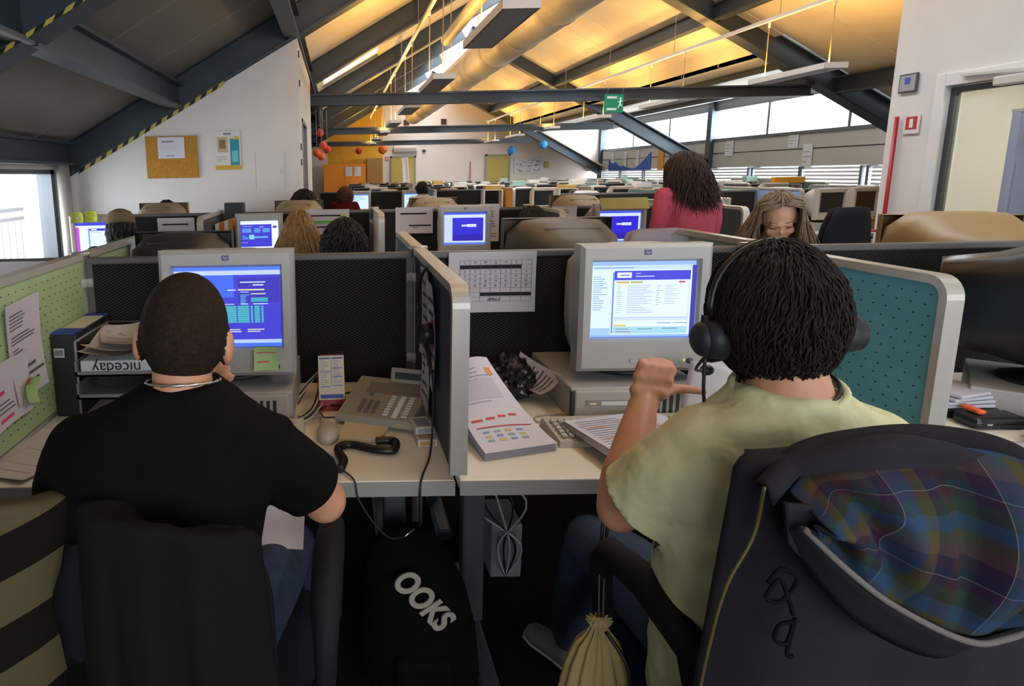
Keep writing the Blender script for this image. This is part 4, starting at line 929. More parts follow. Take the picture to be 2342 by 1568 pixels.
# ================================================================== chairs and clothes in the foreground
CHB = mat('charcoal chair fabric', '#1c1d22', .85, bump=.1, bs=200); CHN = mat('navy chair fabric', '#1d2440', .85, bump=.1, bs=200)
office_chair('dark office chair of the man in black under a jacket', (-.31, 1.27, 0), .0, CHB, .36, seat_z=.48, bw=.36)
office_chair('navy office chair of the man in yellow under a coat', (.83, 1.13, 0), .06, CHN, .44, seat_z=.5)
office_chair('office chair at the left edge under the striped sweater', (-.8, 1.28, 0), 0, CHB, .42, arms=False, seat_z=.46)
def drape(name, label, cat, x0, x1, ztop, zbot, Y, m, sag, folds, amp, dx0=0, dx1=0, back=.1, bulge=.05, seed=0, top=lambda u: 0, bottom=.0):
    """cloth thrown over a chair back: down the rear side (towards us) and a little over the front"""
    t = thing(name, label, cat, (0, 0, 0)); b = MB(); L = ztop-zbot
    def P(u, v):
        if v < .12:                                  # over the top edge
            a = v/.12*PI; y = Y+back/2+back/2*math.cos(a)-.0; z = ztop+.02*math.sin(a)-.06*(1-v/.12)
            k = 0
        else:
            k = (v-.12)/.88; y = Y; z = ztop-L*k
        x = (x0+dx0*k)+(x1+dx1*k-x0-dx0*k)*u
        if v < .12: x += (1-v/.12)*.09*(1-2*u)
        f = math.sin(folds*u*PI+1.3*math.sin(2.1*k+seed)+seed)*amp*(.15+k)+.35*amp*math.sin(folds*2.3*u*PI+seed*2)*k
        y += -bulge*math.sin(PI*u)*(.4+.6*k)+.06*abs(2*u-1)**4+f
        return (x, y, z+top(u)*(1-k)+bottom*k*math.sin(5*u+seed))
    b.grid(P, 60, 46); b.build('cloth', m, t, th=.006); return t, P
JK = mat('black jacket cloth', '#131213', .9, bump=.15, bs=120)
t, _ = drape('jacket', 'black jacket draped over the left office chair', 'jacket', -.42, -.135, 1.0, .3, .885, JK, 0, 7, .014, dx0=-.02, dx1=.05, back=.07, seed=1.0, bulge=.02, top=lambda u: -.05*u**3)
# striped sweater
def stripe_mat():
    m = mat('olive and black striped knit', '#6a6044', .95); nt = m.node_tree; b = nt.nodes['Principled BSDF']
    tc = nt.nodes.new('ShaderNodeTexCoord'); sp = nt.nodes.new('ShaderNodeSeparateXYZ'); nt.links.new(tc.outputs['Object'], sp.inputs[0])
    a = nt.nodes.new('ShaderNodeMath'); a.operation = 'MULTIPLY_ADD'; a.inputs[1].default_value = -.35; nt.links.new(sp.outputs['X'], a.inputs[0]); nt.links.new(sp.outputs['Z'], a.inputs[2])
    s_ = nt.nodes.new('ShaderNodeMath'); s_.operation = 'MULTIPLY'; s_.inputs[1].default_value = 1/.152; nt.links.new(a.outputs[0], s_.inputs[0])
    f = nt.nodes.new('ShaderNodeMath'); f.operation = 'FRACT'; nt.links.new(s_.outputs[0], f.inputs[0])
    r = nt.nodes.new('ShaderNodeValToRGB'); r.color_ramp.interpolation = 'CONSTANT'; r.color_ramp.elements[0].color = lin('#151310'); r.color_ramp.elements[1].position = .5; r.color_ramp.elements[1].color = lin('#524a34')
    nt.links.new(f.outputs[0], r.inputs['Fac']); nt.links.new(r.outputs['Color'], b.inputs['Base Color']); return m
drape('striped_sweater', 'olive and black striped sweater hung at the left edge', 'sweater', -.78, -.462, .975, .2, .96, stripe_mat(), 0, 4, .014, dx0=0, dx1=-.03, seed=2.2, top=lambda u: .02*math.sin(PI*u), bulge=.04)
# grey coat with plaid hood on the right chair
COAT = mat('charcoal coat cotton', '#2a282e', .9, var=.06, vs=30, bump=.12, bs=150); COATL = mat('dark coat edge', '#26242a', .9)
t, CP = drape('hooded_coat', 'charcoal coat with plaid-lined hood over the right chair', 'coat', .545, .99, 1.1, .25, .8, COAT, 0, 5, .013, dx0=-.06, dx1=.03, seed=.4, top=lambda u: .055*math.sin(PI*min(1, u*1.3)), bulge=.05)
def plaid():
    m = mat('plaid flannel', '#3a4a58', .95); nt = m.node_tree; b = nt.nodes['Principled BSDF']
    uv = nt.nodes.new('ShaderNodeUVMap'); sp = nt.nodes.new('ShaderNodeSeparateXYZ'); nt.links.new(uv.outputs[0], sp.inputs[0])
    outs = []
    for ax, stops in (('X', ((0, '#24507c'), (.2, '#5f5830'), (.34, '#24304a'), (.5, '#46302f'), (.66, '#2b4a4e'), (.82, '#2a2450'), (.955, '#2a2450'), (.962, '#a9a49c'), (.969, '#24507c'))),
                      ('Y', ((0, '#22507a'), (.18, '#5a5630'), (.32, '#6b4a3a'), (.46, '#47243e'), (.6, '#262a4c'), (.69, '#262a4c'), (.697, '#a9a29e'), (.704, '#47243e'), (.82, '#3a4a34')))):
        mu = nt.nodes.new('ShaderNodeMath'); mu.operation = 'MULTIPLY'; mu.inputs[1].default_value = 3.1 if ax == 'X' else 2.3; nt.links.new(sp.outputs[ax], mu.inputs[0])
        f = nt.nodes.new('ShaderNodeMath'); f.operation = 'FRACT'; nt.links.new(mu.outputs[0], f.inputs[0])
        r = nt.nodes.new('ShaderNodeValToRGB'); cr = r.color_ramp; cr.interpolation = 'CONSTANT'
        cr.elements[0].position = 0; cr.elements[0].color = lin(stops[0][1]); cr.elements[1].position = stops[1][0]; cr.elements[1].color = lin(stops[1][1])
        for p, c in stops[2:]: e = cr.elements.new(p); e.color = lin(c)
        nt.links.new(f.outputs[0], r.inputs['Fac']); outs.append(r.outputs['Color'])
    mx = nt.nodes.new('ShaderNodeMixRGB'); mx.inputs[0].default_value = .5; nt.links.new(outs[0], mx.inputs[1]); nt.links.new(outs[1], mx.inputs[2]); hs = nt.nodes.new('ShaderNodeHueSaturation'); hs.inputs['Saturation'].default_value = .85; hs.inputs['Value'].default_value = .55; nt.links.new(mx.outputs[0], hs.inputs['Color']); nt.links.new(hs.outputs[0], b.inputs['Base Color'])
    return m
T_ = spline([(.58, .80, 1.083), (.64, .83, 1.122), (.715, .835, 1.14), (.79, .82, 1.15), (.85, .78, 1.142), (.9, .75, 1.09)], 8)
R_ = spline([(.565, .755, 1.06), (.604, .735, 1.02), (.655, .72, .98), (.725, .70, .948), (.775, .70, .95), (.85, .70, .985)], 8)
def hood(u, v, off=0):
    i = u*(len(T_)-1); k = int(min(i, len(T_)-2)); fr = i-k
    a = T_[k].lerp(T_[k+1], fr); c = R_[k].lerp(R_[k+1], fr)
    p = a.lerp(c, v); bul = math.sin(PI*v)
    w_ = (u-.62)/(1.15-.75*v); fold = math.sin(15*w_)*.017*bul+math.sin(31*w_+1)*.007*bul
    p.y -= .055*bul+fold+off; p.z += .02*bul*math.sin(PI*u); return p
b = MB(); b.grid(lambda u, v: hood(u, v), 60, 30); o = b.build('hood_lining', plaid(), t, th=.004)
uvl = o.data.uv_layers.new(name='UVMap'); n1 = 61
for lp in o.data.loops: uvl.data[lp.index].uv = ((lp.vertex_index % n1)/60, (lp.vertex_index//n1)/30)
b = MB(); b.grid(lambda u, v: hood(u, 1)+Vector((-.006+.0*u, -.012+.03*v, .006-.055*v*math.sin(PI*min(1, u*.9+.12)))), 60, 4); b.build('hood_edge', COAT, t, th=.006)
b = MB(); b.tube([hood(k/40, 1)+Vector((-.004, -.014, .004)) for k in range(41)], .004, n=8); b.build('hood_seam', mat('pale seam', '#6f6a68', .9), t)
b = MB(); b.grid(lambda u, v: hood(u, 0)+Vector((-.03*(1-u), .02-.035*v, .012*math.sin(PI*v)-.012*v)), 40, 6); b.build('collar', COATL, t, th=.008)
b = MB(); b.tube(spline([(.548, .8, 1.09), (.54, .80, 1.02), (.512, .80, .95), (.497, .80, .87), (.485, .8, .74), (.48, .8, .5)], 10), .0026, n=6); b.build('zip', mat('brass zip', '#6f6040', .4, .6), t)
b = MB(); b.grid(lambda u, v: (.55+.055*u+.01*v, .765-.01*u, 1.085-.055*v-.02*math.sin(PI*u)*v+.0*u), 10, 8); b.build('collar_tab', COAT, t, th=.008)
MB().ell((.578, .752, 1.045), (.006, .003, .006)).build('snap', DGREY, t)
EMB = mat('black embroidery', '#0f0e11', .9)
for pts in ([(.535, 0, .98), (.55, 0, 1.0), (.572, 0, .985), (.555, 0, .955), (.535, 0, .96), (.55, 0, .985), (.565, 0, .955), (.572, 0, .935)], [(.572, 0, .925), (.556, 0, .92), (.552, 0, .9), (.568, 0, .895), (.575, 0, .93), (.57, 0, .88), (.578, 0, .875)]):
    MB().tube(spline([(x, .757, z) for x, y_, z in pts], 6), .0028, n=6).build('embroidery', EMB, t)
# drawstring bag
t = thing('drawstring_bag', 'cream cotton drawstring bag hanging from the right chair arm', 'bag', (.515, 1.2, 0))
CM = mat('cream cotton', '#a8966a', .9, bump=.15, bs=150)
b = MB(); b.rings([[(r*(1+pl*math.sin(13*a))*math.cos(a), r*(1+pl*math.sin(13*a))*math.sin(a)*.8, z) for a in [2*PI*k/78 for k in range(78)]] for r, pl, z in ((.022, .3, .6), (.014, .3, .585), (.02, .28, .57), (.04, .16, .545), (.058, .09, .5), (.072, .05, .44), (.08, .03, .36), (.075, .02, .28), (.03, 0, .255))]); b.build('sack', CM, t)
for k, (x, y_) in enumerate(((.03, .08), (.045, .09))):
    MB().tube(spline([(.008*k, 0, .585), (.012+.01*k, .04, .67), (x, y_, .765), (x+.01, y_, .77)]), .0035, n=6).build('cord', BLACKP, t)
MB().tube(spline([(.01, -.012, .58), (.04, -.05, .53), (.05, -.065, .44), (.052, -.062, .33)]), .004, n=6).build('loose_cord', BLACKP, t)
# ================================================================== people
SKIN = mat('skin', '#c08a6c', .5, var=.05, vs=25, sub=.15); SKIN2 = mat('skin light', '#c99a80', .5, var=.04, vs=25, sub=.15)
JEANS = mat('blue jeans', '#3a475c', .9, var=.15, vs=30, bump=.15, bs=200)
SHOEM = mat('grey sneaker canvas', '#6f6d6b', .8); SOLE = mat('white rubber sole', '#a9a7a2', .6)
def RM(yaw=0, pitch=0, roll=0): return Euler((pitch, roll, yaw), 'XYZ').to_matrix()
def V3(*a): return Vector(a)
def head_geo(mb, c, R, s=1.0, neck=None, nr=.055):
    c = Vector(c)
    def E_(p, r): mb.ell(c+R @ (Vector(p)*s), tuple(q*s for q in r), n=18, k=12, rot=R)
    E_((0, -.005, .0), (.076, .097, .1)); E_((0, .035, -.055), (.06, .062, .075)); E_((0, .062, -.108), (.032, .03, .026)); E_((0, .03, -.09), (.05, .05, .04))
    E_((0, .098, -.048), (.011, .02, .016)); E_((0, .09, -.03), (.008, .016, .026)); E_((0, .086, -.085), (.022, .013, .008)); E_((0, .083, -.01), (.05, .02, .012))
    for q in (-1, 1): E_((q*.08, -.008, -.032), (.012, .023, .033)); E_((q*.04, .07, -.055), (.022, .018, .022))
    if neck is not None:
        a = c+R @ Vector((0, -.02, -.06))*s; mb.tube([a, (a+Vector(neck))/2+Vector((0, -.004, 0)), neck], [nr*.95, nr*.95, nr*1.15], n=16)
def limb(mb, pts, rad, n=14):
    pts = spline([tuple(p) for p in pts], 5) if len(pts) > 2 else [Vector(p) for p in pts]
    k = len(pts); r = []
    for i in range(k):
        u = i/(k-1)*(len(rad)-1); q = int(min(u, len(rad)-2)); r.append(rad[q]+(rad[q+1]-rad[q])*(u-q))
    mb.tube(pts, r, n=n); mb.ell(pts[0], (r[0],)*3); mb.ell(pts[-1], (r[-1],)*3)
def cuff(me, pt, d, r=.12, w_=.081):
    """open the end of a sleeve: drop the faces beyond the plane through pt"""
    pt, d = Vector(pt), Vector(d).normalized(); bm = bmesh.new(); bm.from_mesh(me)
    near = [g for g in list(bm.verts)+list(bm.edges)+list(bm.faces) if (g.co if hasattr(g, 'co') else (g.calc_center_median() if hasattr(g, 'calc_center_median') else (g.verts[0].co+g.verts[1].co)/2)).__sub__(pt).length < r]
    bmesh.ops.bisect_plane(bm, geom=near, plane_co=pt, plane_no=d, dist=1e-5)
    def inside(c):
        s_ = (c-pt).dot(d); return 1e-5 < s_ < r and ((c-pt)-d*s_).length < w_
    dl = [f for f in bm.faces if inside(f.calc_center_median())]
    bmesh.ops.delete(bm, geom=dl, context='FACES'); bm.to_mesh(me); bm.free(); me.update()
def trunk(mb, secs, n=24):
    # secs: (cx, cy, z, rx, ry)
    mb.rings([[(cx+rx*math.copysign(abs(math.cos(a))**.8, math.cos(a)), cy+ry*math.copysign(abs(math.sin(a))**.8, math.sin(a)), z) for a in [2*PI*k/n for k in range(n)]] for cx, cy, z, rx, ry in secs])
def hand_geo(mb, wrist, d, l, nrm, side=1, curl=1.0, s=1.0):
    """d along the hand, l towards the thumb, nrm out of the back of the hand"""
    d, l, nrm = [Vector(x).normalized() for x in (d, l, nrm)]; w_ = Vector(wrist); aw = -nrm
    for t_, hw in ((0, .024), (.03, .034), (.06, .038), (.082, .037)):
        for q in (-1, -.33, .33, 1): mb.ell(w_+d*t_*s+l*q*hw*s*.72, (.0145*s,)*3)
    for i, (q, L) in enumerate(((.95, .9), (.32, 1.0), (-.32, .95), (-.95, .76))):
        k0 = w_+d*(.088-.004*abs(q))*s+l*q*.029*s
        p1 = k0+(d*(1-.75*curl)+aw*.95*curl).normalized()*.044*L*s
        p2 = p1+(d*(1-1.5*curl)+aw*.6*curl).normalized()*.029*L*s
        p3 = p2+(d*(1-1.9*curl)-aw*.1*curl).normalized()*.022*L*s
        limb(mb, [k0, p1], [.0098*s, .0088*s], 10); limb(mb, [p1, p2], [.0088*s, .008*s], 10); limb(mb, [p2, p3], [.008*s, .0068*s], 10)
    a = w_+d*.025*s+l*.024*s+aw*.008*s; b_ = a+(l*.75+d*.5+aw*.3).normalized()*.042*s; c = b_+(l*1+d*.05+aw*.05).normalized()*.034*s; e = c+(l*1-d*.1).normalized()*.026*s
    limb(mb, [a, b_], [.0145*s, .011*s], 10); limb(mb, [b_, c], [.0108*s, .0098*s], 10); limb(mb, [c, e], [.0098*s, .008*s], 10)
def put(name, me, m, parent): me.materials.append(m); me.name = name; return link(name, me, parent)
def shell(src, pred, off, m, name, parent, th=.0):
    """a layer over part of a mesh (hair, lining)"""
    bm = bmesh.new(); bm.from_mesh(src); bm.normal_update()
    nrm = {v.index: v.normal.copy() for v in bm.verts}
    bm.verts.ensure_lookup_table()
    dl = [f for f in bm.faces if not pred(f.calc_center_median())]
    bmesh.ops.delete(bm, geom=dl, context='FACES')
    for v in bm.verts: v.co += v.normal*off(v.co)
    me = bpy.data.meshes.new(name); bm.to_mesh(me); bm.free(); me.polygons.foreach_set('use_smooth', [True]*len(me.polygons))
    return put(name, me, m, parent)
def strands(mb, c, R, rad, n, L, rnd, face_cut=.35, spread=.0, wave=0, th=.0035, taper=.25, steps=9, grav=1.0, zmin=-.2, inflate=1.04, part=0, drift=(0, 0, 0), curl=0, keep=False, thick=1.0, hug=False):
    c = Vector(c); rad = Vector(rad); Ri = R.transposed(); made = 0
    while made < n:
        d = Vector((rnd.gauss(0, 1), rnd.gauss(0, 1), rnd.gauss(0, 1))).normalized()
        if d.z < zmin or (d.y > face_cut and d.z < (.9 if keep else .62)): continue
        inf = inflate+rnd.random()*.09*thick
        made += 1; p = c+R @ Vector((d.x*rad.x, d.y*rad.y, d.z*rad.z))*inf
        out = (R @ d).normalized(); vel = Vector((0, 0, -1)); pts = [p.copy()]; ph = rnd.uniform(0, 6.28); ln = L*rnd.uniform(.75, 1.1); jit = Vector((rnd.gauss(0, 1), rnd.gauss(0, 1), 0))*spread
        tang = (R @ Vector((d.x+.001, -.35*abs(d.y)-.1, -.2))).normalized()
        for s_ in range(steps):
            u = (s_+1)/steps
            g = Vector((0, 0, -1))*grav+tang*(1-u)*.6+jit*u+Vector(drift)*u
            if curl: g += Vector((math.sin(ph+u*9), math.cos(ph+u*8), math.sin(ph*2+u*7)))*curl
            p = p+g.normalized()*ln/steps
            if wave: p = p+Vector((math.sin(ph+u*7)*wave, math.cos(ph+u*6)*wave, 0))
            q = Ri @ (p-c); k = math.sqrt((q.x/rad.x)**2+(q.y/rad.y)**2+(q.z/rad.z)**2)
            if keep and q.y > .0 and abs(q.x) < .072 and q.z < .07: q.x = math.copysign(.076, q.x); q.y -= .012; p = c+R @ q
            if hug and k > inf*1.04: p = c+R @ (q*(inf*1.04/k))
            if k < inf: p = c+R @ (q*(inf/k))
            pts.append(p.copy())
        mb.tube(pts, [th*(1-(1-taper)*(i/steps)**1.5) for i in range(steps+1)], n=4)

# ---------------- the man in the black T-shirt
t = thing('person', 'man in black T-shirt seated with his back to us at left', 'person', (0, 0, 0))
BLK = mat('black cotton', '#0a0a0b', .92, bump=.5, bs=13, bd=.02)
sh = MB(); trunk(sh, ((-.34, 1.09, .5, .18, .125), (-.34, 1.08, .62, .172, .12), (-.335, 1.085, .78, .17, .12), (-.33, 1.1, .9, .182, .125), (-.318, 1.125, 1.0, .2, .118), (-.312, 1.14, 1.055, .185, .1), (-.303, 1.15, 1.09, .13, .085), (-.297, 1.155, 1.118, .075, .07), (-.295, 1.158, 1.128, .064, .064)))
limb(sh, [(-.475, 1.14, 1.0), (-.515, 1.16, .94), (-.525, 1.2, .885)], [.072, .068, .064]); limb(sh, [(-.15, 1.14, 1.0), (-.098, 1.17, .945), (-.05, 1.21, .885)], [.072, .066, .064])
me = remesh(sh, .009, 8); wobble(me, .006, 11, 1); wobble(me, .004, 25, 3); cuff(me, (-.068, 1.195, .905), (.45, .3, -.6)); o = put('t_shirt', me, BLK, t); md = o.modifiers.new('solid', 'SOLIDIFY'); md.thickness = .005; md.offset = 1
bd = MB(); HC, HR_ = (-.291, 1.19, 1.225), RM(.05, -.1, .08)
head_geo(bd, HC, HR_, 1.02, (-.293, 1.155, 1.1), .058); bd.ell((-.3, 1.14, 1.05), (.12, .06, .05))
limb(bd, [(-.08, 1.18, .93), (-.04, 1.215, .862)], [.05, .043]); limb(bd, [(-.04, 1.215, .862), (-.1, 1.33, .87), (-.2, 1.43, .88)], [.045, .042, .03]); hand_geo(bd, (-.2, 1.43, .88), (-.5, .6, -.2), (0, .2, 1), (.6, .5, 0), curl=.7)
limb(bd, [(-.52, 1.19, .9), (-.52, 1.25, .87)], [.05, .043]); limb(bd, [(-.52, 1.25, .87), (-.43, 1.34, .92), (-.35, 1.37, .97)], [.045, .04, .028]); hand_geo(bd, (-.35, 1.37, .97), (.75, -.1, .75), (-.5, .2, .7), (.2, .9, -.2), curl=.35)
limb(bd, [(-.3, 1.14, 1.05), (-.16, 1.14, 1.0), (-.08, 1.18, .93)], [.05, .045, .045]); limb(bd, [(-.3, 1.14, 1.05), (-.47, 1.14, 1.0), (-.52, 1.19, .9)], [.05, .045, .045])
bme = remesh(bd, .0055, 5)
BUZZ = mat('buzz cut dark hair', '#2a2019', .85, var=.35, vs=160, bump=.35, bs=260)
hc = Vector(HC); Ri = HR_.transposed()
def buzz(p):
    q = Ri @ (p-hc)
    if abs(q.x) > .078 and q.z < .0 and q.y > -.04: return False
    return hb(p) > -.012
def hb(p):
    q = Ri @ (p-hc); return min(q.z+.075, .045+.5*max(0, q.z)-q.y, max(.02-q.y, q.z+.0))
shell(bme, buzz, lambda co: max(-.003, min(.0035, hb(co)*.35)), BUZZ, 'hair', t); put('body', bme, SKIN, t)
MB().tube([(-.293+.067*math.cos(a), 1.158+.067*math.sin(a), 1.133-.012*math.sin(a)) for a in [2*PI*k/30 for k in range(31)]], [.0035 if k % 2 else .0018 for k in range(31)], n=6).build('necklace', mat('silver chain', '#cfcac0', .25, .9), t)
MB().tube([(-.378+.0*k, 1.178+.007*math.cos(a), 1.186+.007*math.sin(a)) for k, a in enumerate([2*PI*k/12 for k in range(13)])], .0015, n=6).build('earring', MATS['silver chain'], t)
lg = MB(); trunk(lg, ((-.34, 1.12, .49, .17, .12), (-.34, 1.12, .56, .18, .13)), 20)
for q in (-1, 1):
    limb(lg, [(-.34+q*.09, 1.13, .56), (-.32+q*.13, 1.34, .575), (-.29+q*.15, 1.55, .56)], [.088, .082, .066]); limb(lg, [(-.29+q*.15, 1.55, .56), (-.29+q*.14, 1.6, .3), (-.29+q*.13, 1.56, .08)], [.066, .058, .045])
put('jeans', remesh(lg, .012, 6), JEANS, t)
def shoe(parent, toe, heel):
    toe, heel = Vector(toe), Vector(heel); d = (toe-heel).normalized(); a = math.atan2(d.y, d.x)-PI/2
    X = Matrix.Translation(heel) @ Matrix.Rotation(a, 4, 'Z'); L = (toe-heel).length
    b = MB(); b.X = X; b.rings([[(w_*math.cos(q), y_*L, .018+h_*max(0, math.sin(q))) for q in [2*PI*k/16 for k in range(16)]] for y_, w_, h_ in ((0, .02, .02), (.04, .032, .07), (.3, .034, .075), (.5, .038, .06), (.75, .043, .042), (.93, .036, .035), (1, .015, .02))]); o = b.build('shoe', SHOEM, parent)
    b = MB(); b.X = X; b.rings([[(w_*math.cos(q), y_*L, .012+.012*math.sin(q)) for q in [2*PI*k/16 for k in range(16)]] for y_, w_ in ((-.02, .02), (.05, .037), (.4, .037), (.75, .047), (.95, .04), (1.03, .015))]); b.build('sole', SOLE, o)
    b = MB(); b.X = X
    for k in range(4): b.tube([(-.022, L*(.4+.08*k), .07-.006*k), (0, L*(.4+.08*k), .088-.009*k), (.022, L*(.42+.08*k), .07-.006*k)], .003, n=6)
    b.build('laces', paint('#b4b0a4'), o)
shoe(t, (-.42, 1.78, 0), (-.42, 1.52, 0)); shoe(t, (-.16, 1.78, 0), (-.16, 1.52, 0))

# ---------------- the man in the yellow T-shirt
t = thing('person', 'man in pale yellow T-shirt with headset seated at right, hand raised', 'person', (0, 0, 0))
YEL = mat('pale yellow cotton', '#cdcaa0', .92, var=.03, vs=15, bump=.55, bs=13, bd=.025)
sh = MB(); trunk(sh, ((.77, 1.08, .5, .185, .13), (.765, 1.07, .62, .19, .13), (.755, 1.055, .78, .195, .13), (.755, 1.045, .9, .2, .13), (.765, 1.035, 1.0, .205, .12), (.76, 1.03, 1.06, .185, .1), (.745, 1.03, 1.1, .14, .088), (.735, 1.035, 1.122, .088, .078), (.73, 1.04, 1.138, .076, .074)))
limb(sh, [(.615, 1.045, 1.03), (.57, 1.075, .965), (.528, 1.118, .89)], [.074, .072, .072]); limb(sh, [(.9, 1.04, 1.005), (.955, 1.07, .94), (1.0, 1.115, .865)], [.066, .068, .066])
me = remesh(sh, .008, 8); wobble(me, .008, 9, 5); wobble(me, .005, 22, 2); cuff(me, (.536, 1.112, .905), (-.4, .35, -.65)); cuff(me, (.995, 1.11, .88), (.4, .35, -.75)); o = put('t_shirt', me, YEL, t); md = o.modifiers.new('solid', 'SOLIDIFY'); md.thickness = .005; md.offset = 1
b = MB(); b.tube([(.73+.079*math.cos(a), 1.038+.077*math.sin(a), 1.141+.014*math.sin(a)+.01*math.cos(a)) for a in [2*PI*k/36 for k in range(37)]], .007, n=8); b.build('collar', YEL, t)
bd = MB(); HC2, HR2 = (.722, 1.075, 1.262), RM(-.12, -.16, -.06)
head_geo(bd, HC2, HR2, 1.05, (.735, 1.04, 1.12), .06); bd.ell((.74, 1.04, 1.09), (.12, .06, .05))
EL = V3(.512, 1.135, .876); WR = V3(.622, 1.3, 1.02)
limb(bd, [(.575, 1.08, .965), (.54, 1.11, .915), EL], [.05, .05, .04]); limb(bd, [EL, EL.lerp(WR, .35)+V3(-.006, -.006, -.008), WR], [.041, .046, .027])
hand_geo(bd, WR, (.4, .3, .75), (.93, -.1, -.1), (-.25, -.9, .25), curl=.9, s=1.0)
limb(bd, [(.985, 1.09, .92), (1.03, 1.15, .84)], [.05, .042]); limb(bd, [(1.03, 1.15, .84), (1.0, 1.36, .79), (.97, 1.5, .79)], [.044, .04, .028]); hand_geo(bd, (.97, 1.5, .79), (-.2, 1, -.02), (-1, -.2, .1), (0, 0, 1), curl=.4)
limb(bd, [(.74, 1.04, 1.08), (.62, 1.05, 1.03), (.575, 1.08, .965)], [.05, .045, .045]); limb(bd, [(.74, 1.04, 1.08), (.91, 1.04, 1.03), (.985, 1.09, .92)], [.05, .045, .045])
bme = remesh(bd, .005, 4)
DH = mat('dark brown hair', '#1d1512', .75, var=.3, vs=60, spec=.25)
h2 = Vector(HC2); Ri2 = HR2.transposed()
def cap2(p):
    q = Ri2 @ (p-h2)
    if abs(q.x) > .074 and q.z < -.005 and q.y > -.04: return False
    return hb2(p) > -.012
def hb2(p):
    q = Ri2 @ (p-h2); return min(q.z+.092, .045+.5*max(0, q.z)-q.y, max(.0-q.y, q.z+.0))
hr = shell(bme, cap2, lambda co: max(-.003, min(.011, hb2(co)*.6))+.003*noise.noise(co*28), DH, 'hair', t); put('body', bme, SKIN, t)
b = MB(); rn = random.Random(5)
strands(b, HC2, HR2, (.086, .107, .111), 6500, .06, rn, face_cut=.3, spread=.3, th=.0019, steps=5, grav=.7, zmin=-.86, inflate=1.0, curl=.25, thick=1.3, hug=True)
b.build('hair_locks', DH, t)
b = MB(); b.tube([HC2[0]*0+0 and 0 or (h2+HR2 @ Vector((.104*math.cos(a), -.01, .118*math.sin(a)))) for a in [PI*k/20 for k in range(21)]], .006, n=8); b.build('headset_band', BLACKP, t)
for q in (-1, 1):
    c0 = h2+HR2 @ Vector((q*.086, -.004, -.04)); c1 = h2+HR2 @ Vector((q*.115, -.004, -.04))
    b = MB(); b.tube([c0, c1], [.036, .03], n=18); b.ell(c1, (.02, .03, .03), rot=HR2); b.build('ear_cushion', mat('navy black foam', '#1a1d26', .6), t)
    b = MB(); b.tube([h2+HR2 @ Vector((q*.108, -.004, -.0)), c1], .008, n=8); b.build('headset_arm', BLACKP, t)
c1 = h2+HR2 @ Vector((-.112, 0, -.07))
b = MB(); b.tube(spline([c1, h2+HR2 @ Vector((-.105, .06, -.1)), h2+HR2 @ Vector((-.07, .11, -.11))]), .003, n=6); b.ell(h2+HR2 @ Vector((-.065, .115, -.11)), (.012, .012, .01)); b.build('microphone_boom', BLACKP, t)
b = MB(); b.tube(spline([c1, c1+V3(.005, .0, -.08), c1+V3(.03, -.0, -.15), c1+V3(.06, .06, -.24), c1+V3(.1, .2, -.3)]), .0028, n=6); b.build('headset_cable', BLACKP, t)
b = MB(); b.tube([(.733+.069*math.cos(a), 1.042+.069*math.sin(a), 1.148+.018*math.sin(a)+.014*math.cos(a)) for a in [2*PI*k/36 for k in range(37)]], .0035, n=6); b.build('neck_cord', BLACKP, t)
lg = MB(); trunk(lg, ((.77, 1.1, .51, .175, .12), (.77, 1.1, .58, .185, .13)), 20)
limb(lg, [(.69, 1.13, .58), (.65, 1.34, .6), (.62, 1.52, .58)], [.09, .085, .068]); limb(lg, [(.62, 1.52, .58), (.63, 1.64, .34), (.675, 1.79, .1)], [.066, .058, .045])
limb(lg, [(.86, 1.13, .58), (.92, 1.34, .6), (.95, 1.54, .58)], [.09, .085, .068]); limb(lg, [(.95, 1.54, .58), (.97, 1.6, .3), (.97, 1.58, .08)], [.066, .058, .045])
put('jeans', remesh(lg, .012, 6), JEANS, t)
shoe(t, (.6, 1.93, 0), (.7, 1.74, 0)); shoe(t, (.97, 1.8, 0), (.97, 1.54, 0))

